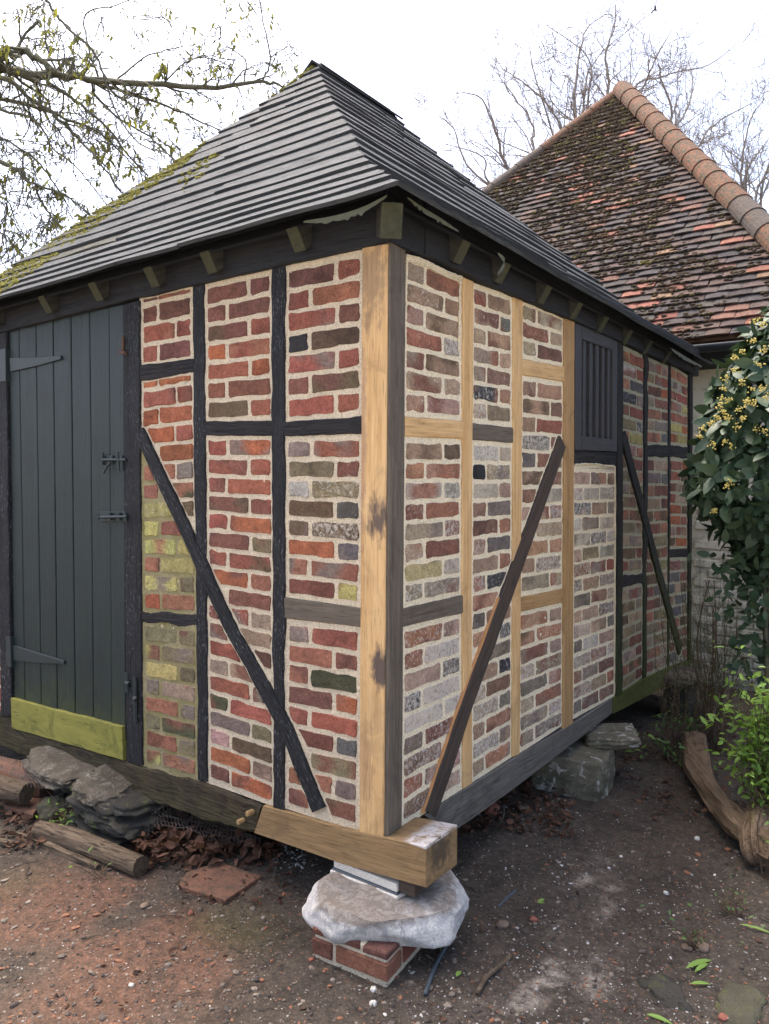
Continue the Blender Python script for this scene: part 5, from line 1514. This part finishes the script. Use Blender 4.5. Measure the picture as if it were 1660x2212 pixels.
for pts, r0, r1, dep in LL:
    W = [at_depth(x, y, dep + .2 * nz(x * .01, y * .01, 3)) for x, y in pts]
    if pts[0][0] <= 0 and W[0].z > 2:
        W = [fork.lerp(W[0], .35) + Vector((0, 0, .2))] + W if False else [at_depth(pts[0][0] - 160, pts[0][1] - 15, dep)] + W
    limb(V, F, W, r0 * 1.3, r1 * 1.2, rng, 2, .40, every=.12, sides=6, ends=ends, start=.0, up=.0, gravity=.22, spread=.9, kids=(2, 3), minr=.0034, wig=.45)
for y0, dep in ((100, 6.8), (160, 6.9), (300, 6.6), (380, 6.4), (480, 6.3)):
    a = at_depth(-80, y0, dep); tube_into(V, F, smooth_line([fork + Vector((0, 0, rng.uniform(-.4, .6))), fork.lerp(a, .5) + Vector((0, 0, .3)), a], 5), [.07 - .004 * i for i in range(11)], 7)
raw('branches', V, F, BARKG, lt_, smooth=True)
YLEAF = leaf_mat('young_leaf', (.085, .095, .028), (.17, .18, .04), .6, .4)
V, F, C = [], [], []
for p, d in ends:
    px, py, _ = proj(p)
    if not (-30 < px < 660 and -30 < py < 660): continue
    if rng.random() < .70: continue
    big = rng.random() < .12
    for k in range(rng.randint(2, 5)):
        L = rng.uniform(.03, .06) * (1.7 if big else 1)
        leaf_into(V, F, C, p + rv(.012), Vector((rng.gauss(0, .55), rng.gauss(0, .55), -1 if rng.random() < .75 else .6)), rv(1), L, L * rng.uniform(.25, .45), rng.random(), .7, .3)
o = raw('leaves', V, F, YLEAF, lt_, cols=C); o['kind'] = 'stuff'

# ================================================================== SHRUBS
LAUREL = leaf_mat('laurel_leaf', (.022, .050, .028), (.05, .085, .042), .5, .08, .35)
FLOWER = plain('yellow_flower', (.46, .38, .10), .7)
lr = empty('laurel_bush', at_depth(1690, 1700, 4.0)); lr.location.z = 0
tag(lr, 'glossy dark green laurel bush with clusters of yellow flowers', 'bush')
bc = at_depth(1756, 985, 4.0)
def bush_r(dv):
    return 1 + .22 * nz(dv.x * 1.6, dv.y * 1.6, dv.z * 2.2 + 3) + .10 * nz(dv.x * 4, dv.y * 4, dv.z * 4)
V, F = [], []
st = Vector((lr.location.x, lr.location.y, 0))
for k in range(16):
    a = rnd.random() * 6.28; e1 = bc + Vector((math.cos(a) * .3, math.sin(a) * .3, rnd.uniform(-.5, .6)))
    tube_into(V, F, smooth_line([st + Vector((math.cos(a) * .06, math.sin(a) * .06, -.05)), st.lerp(e1, .5) + rv(.06), e1], 4), [.016, .015, .014, .012, .011, .010, .009, .007, .005], 6)
raw('stems', V, F, BARKG, lr, smooth=True)
leaves = []
Vr, Fr, Cr = [], [], []
vc = (CAM - bc).normalized()
tries = []
for k in range(9500):
    dv = rv().normalized()
    if dv.dot(vc) < -.45: continue
    R0 = bush_r(dv) * (1 - abs(rnd.gauss(0, .10)))
    hz_ = 0.82 if dv.z > 0 else .66
    p = bc + Vector((dv.x * .54, dv.y * .54, dv.z * hz_)) * R0
    px, py, dz_ = proj(p)
    if px > 2060: continue
    if py > 1290 and nz(p.x * 5, p.y * 5, 1) < .05: continue
    out = (dv + rv(.45) + Vector((0, 0, .25))).normalized()
    L = rnd.uniform(.07, .115)
    d = (out.cross(rv()).normalized() + out * .5 + Vector((0, 0, -.35))).normalized()
    front = dv.dot(vc) + R0
    tries.append((-(front + (1 if 0 < px < 1655 else -2)), p, d, out, L))
# a few lower hanging sprays
for cx, cy, n_ in ((1625, 1395, 30), (1640, 1330, 40), (1575, 1200, 30), (1625, 1270, 50), (1650, 1250, 60), (1660, 1420, 30)):
    c0_ = at_depth(cx, cy, 3.95)
    for k in range(n_):
        tries.append((-2.0, c0_ + rv(.07), (rv(.8) + Vector((0, 0, -.3))).normalized(), (vc + rv(.5)).normalized(), rnd.uniform(.05, .085)))
tries.sort(key=lambda t_: t_[0])
protos = []
for k in range(6):
    V, F, C = [], [], []
    leaf_into(V, F, C, Vector((0, 0, 0)), Vector((1, 0, 0)), Vector((0, 0, 1)), 1, .46 + .02 * k, .1 + .15 * k, .12 + .05 * (k % 3), .08 + .06 * (k % 4))
    me = D.meshes.new('leaf'); me.from_pydata([tuple(v) for v in V], [], F); me.materials.append(LAUREL)
    ca = me.color_attributes.new('col', 'FLOAT_COLOR', 'POINT'); ca.data.foreach_set('color', [x for c in C for x in c])
    me.polygons.foreach_set('use_smooth', [True] * len(me.polygons)); protos.append(me)
for k, (_, p, d, out, L) in enumerate(tries):
    if k < 298:
        o = D.objects.new('leaf', protos[rnd.randrange(6)]); COL.objects.link(o)
        y = out.cross(d).normalized(); z = d.cross(y).normalized()
        if z.dot(out) < 0: y, z = -y, -z
        m = Matrix((d * L, y * L, z * L)).transposed().to_4x4(); m.translation = p; o.matrix_basis = m
        fit(lr, o)
    else: leaf_into(Vr, Fr, Cr, p, d, out, L, L * rnd.uniform(.42, .55), rnd.random(), .15, .15)
o = raw('foliage', Vr, Fr, LAUREL, lr, cols=Cr, smooth=True); o['kind'] = 'stuff'
# flowers
fl_px = [(1590, 800), (1563, 838), (1604, 823), (1555, 872), (1652, 755), (1645, 705), (1622, 840), (1612, 868), (1648, 838), (1571, 905), (1518, 925), (1534, 912), (1565, 890), (1592, 888), (1567, 955), (1577, 960), (1512, 945), (1538, 962), (1566, 1048), (1577, 1045), (1615, 868), (1628, 872), (1655, 860), (1640, 790), (1625, 735), (1605, 760), (1585, 775), (1560, 860), (1545, 905), (1592, 925), (1630, 925), (1572, 862), (1650, 930), (1544, 1102), (1628, 690), (1570, 815), (1602, 905)]
for px, py in fl_px:
    c = at_depth(px + rnd.uniform(-3, 3), py + rnd.uniform(-3, 3), 3.50 + rnd.uniform(-.04, .10) + abs(px - 1690) * .0012)
    V, F = [], []
    for q in range(rnd.randint(12, 20)):
        p = c + rv(.0085); r = rnd.uniform(.003, .005); n0 = len(V)
        for v in ICO[1][0]: V.append(p + v * r * (1 + .3 * nz(v.x * 2, v.y * 2, q)))
        F += [tuple(n0 + j for j in f) for f in ICO[1][1]]
    mesh('flower_cluster', V, F, FLOWER, lr)

def shrub(name, label, cat, cpx, dep, size, nst, nleaf, L, mat, stemr=.002, kind=None, seed=1, bark=None, base_y=None, upr=1.0, group=None, leafw=.4):
    rg = random.Random(seed)
    c = at_depth(*cpx, dep) if dep > 0 else on_z(*cpx, -dep); base = Vector((c.x, c.y, 0))
    o_ = empty(name, base); tag(o_, label, cat, group)
    V, F = [], []; tips = []
    for k in range(nst):
        e1 = c + Vector((rg.gauss(0, size[0] * .5), rg.gauss(0, size[1] * .5), rg.gauss(0, size[2] * .5)))
        b0 = base + Vector((rg.gauss(0, size[0] * .18), rg.gauss(0, size[1] * .18), gz(base.x, base.y) - .01))
        Lp = smooth_line([b0, b0.lerp(e1, .5) + Vector((rg.gauss(0, .04), rg.gauss(0, .04), .03)), e1], 5)
        tube_into(V, F, Lp, [stemr * (1.4 - .9 * i / (len(Lp) - 1)) for i in range(len(Lp))], 4, cap=False)
        tips += Lp[4:]
        for q in range(3):
            s = Lp[rg.randint(4, len(Lp) - 1)]; e2 = s + Vector((rg.gauss(0, .07), rg.gauss(0, .07), rg.uniform(.0, .12)))
            tube_into(V, F, [s, s.lerp(e2, .5) + Vector((0, 0, .01)), e2], [stemr * .6, stemr * .5, stemr * .3], 3, cap=False); tips += [e2, s.lerp(e2, .5)]
    raw('stems', V, F, bark or TWIGB, o_)
    V, F, C = [], [], []
    for k in range(nleaf):
        p = rg.choice(tips) + Vector((rg.gauss(0, L * .4), rg.gauss(0, L * .4), rg.gauss(0, L * .4)))
        l = L * rg.uniform(.6, 1.3)
        leaf_into(V, F, C, p, Vector((rg.gauss(0, 1), rg.gauss(0, 1), rg.gauss(.2, .6))), Vector((rg.gauss(0, .6), rg.gauss(0, .6), 1)), l, l * leafw, rg.random(), .25, .25)
    o = raw('foliage', V, F, mat, o_, cols=C); o['kind'] = 'stuff'
    return o_
TWIGB = rock_mat('brown_twig', (.13, .085, .05), (.075, .05, .032), None, 20, .002)
BRIGHT = leaf_mat('bright_leaf', (.10, .20, .035), (.22, .36, .07), .5, .35)
TINYL = leaf_mat('tiny_leaf', (.06, .09, .025), (.12, .16, .045), .6, .2)
IVYL = leaf_mat('ground_leaf', (.045, .10, .03), (.12, .22, .05), .5, .2)
shrub('green_shrub', 'low shrub with bright fresh green leaves at the right edge', 'shrub', (1664, 1555), 3.45, (.17, .16, .25), 60, 1500, .042, BRIGHT, seed=3)
shrub('twiggy_shrub', 'tall twiggy shrub with sparse tiny leaves before the cream wall', 'shrub', (1545, 1350), 4.6, (.30, .22, .45), 60, 2600, .013, TINYL, stemr=.0019, seed=8, leafw=.3, bark=TWIGB)
shrub('twiggy_shrub', 'thinner twiggy shrub across the far end of the right wall', 'shrub', (1455, 1390), 4.5, (.16, .16, .30), 20, 600, .013, TINYL, stemr=.0016, seed=18, leafw=.3, bark=TWIGB)
shrub('sapling', 'thin leafless sapling standing against the cream wall by the bush', 'sapling', (1540, 1230), 5.3, (.03, .03, .30), 3, 12, .02, TINYL, stemr=.006, seed=28)
shrub('ground_plant', 'leafy weeds growing under the green end of the sill', 'weeds', (1465, 1555), 4.7, (.16, .1, .08), 14, 90, .045, IVYL, seed=38)
shrub('ground_plant', 'leafy seedling in front of the dark gap under the sill', 'weeds', (1386, 1615), -.08, (.05, .05, .08), 5, 16, .045, BRIGHT, seed=39)
shrub('ground_plant', 'ground ivy at the foot of the twiggy shrub behind the log', 'weeds', (1470, 1640), -.05, (.22, .14, .04), 18, 120, .035, IVYL, seed=40)
shrub('ground_plant', 'small green plants at the foot of the rock heap', 'weeds', (150, 1778), -.05, (.075, .05, .045), 12, 55, .032, BRIGHT, seed=41)
shrub('ground_plant', 'round leaved seedling right of the small green plants', 'weeds', (208, 1790), -.03, (.03, .03, .03), 5, 14, .035, IVYL, seed=42)
shrub('ground_plant', 'tiny seedling in front of the thin split branch', 'weeds', (228, 1895), -.012, (.012, .012, .012), 3, 5, .022, BRIGHT, seed=43)
shrub('ground_plant', 'low feathery weed at the right below the root end', 'weeds', (1590, 1965), -.02, (.03, .03, .02), 8, 34, .018, IVYL, seed=44)
shrub('ground_plant', 'small feathery weed left of the cut grass leaves', 'weeds', (1500, 2030), -.018, (.035, .02, .015), 8, 36, .018, IVYL, seed=45)
shrub('ground_plant', 'sprig of green leaves at the right edge over the root', 'weeds', (1655, 1745), 3.1, (.03, .03, .03), 4, 14, .04, BRIGHT, seed=46)
# single green leaves on the soil
def single(px, py, L, ang, label, mat=BRIGHT, w=.3):
    p = on_z(px, py, .008); V, F, C = [], [], []
    leaf_into(V, F, C, p, Vector((math.cos(ang), math.sin(ang), .15)), Vector((.1, -.2, 1)), L, L * w, .8, .3, .25)
    o = mesh('green_leaf', V, F, mat, None, cols=C); tag(o, label, 'leaf', 'single green leaves on the soil')
single(1160, 1950, .05, .9, 'bright green leaf on the soil right of the beam end', w=.55)
single(1480, 2092, .13, 1.1, 'longer arched green blade by the two pinkish pebbles', w=.16)
single(1500, 2100, .09, 1.3, 'shorter green blade beneath the longer arched one', w=.18)
single(1490, 2125, .07, .7, 'yellowish green blade below the pair of arched blades', w=.2)
single(1395, 2190, .08, .1, 'bright green blade at the bottom edge left of the mossy rock', w=.2)
single(1595, 1996, .12, .15, 'pale green stalk lying at the right edge', w=.10)
single(955, 2060, .05, 2.2, 'yellow green bud by the near pipe end', w=.35)
single(985, 2110, .04, 1.7, 'pale yellow green shoot left of the bare root', w=.4)
# bird in the sky
bp = at_depth(1414, 22, 30); V, F, C = [], [], []
def bird():
    V = []; F = []
    tube_into(V, F, [bp - RH * .10, bp - RH * .06, bp + RH * .02, bp + RH * .09, bp + RH * .12], [.004, .018, .026, .016, .004], 7)
    for s in (-1, 1):
        n0 = len(V)
        q = [bp + RH * .05, bp - RH * .03, bp - RH * .06 + UP * .05 * 1 + FW * s * .12, bp + RH * .01 + UP * .06 + FW * s * .12, bp - RH * .09 + UP * .03 + FW * s * .22, bp - RH * .05 + UP * .035 + FW * s * .23]
        V.extend(q); V.extend([v - UP * .006 for v in q])
        F.extend([(n0, n0 + 1, n0 + 2, n0 + 3), (n0 + 3, n0 + 2, n0 + 4, n0 + 5), (n0 + 6, n0 + 9, n0 + 8, n0 + 7), (n0 + 9, n0 + 11, n0 + 10, n0 + 8)])
    return V, F
V, F = bird(); o = mesh('bird', V, F, IRON, None); tag(o, 'tiny dark bird flying high in the pale sky', 'bird')
print('objects', len(D.objects), 'tris', sum(len(m.polygons) for m in D.meshes))
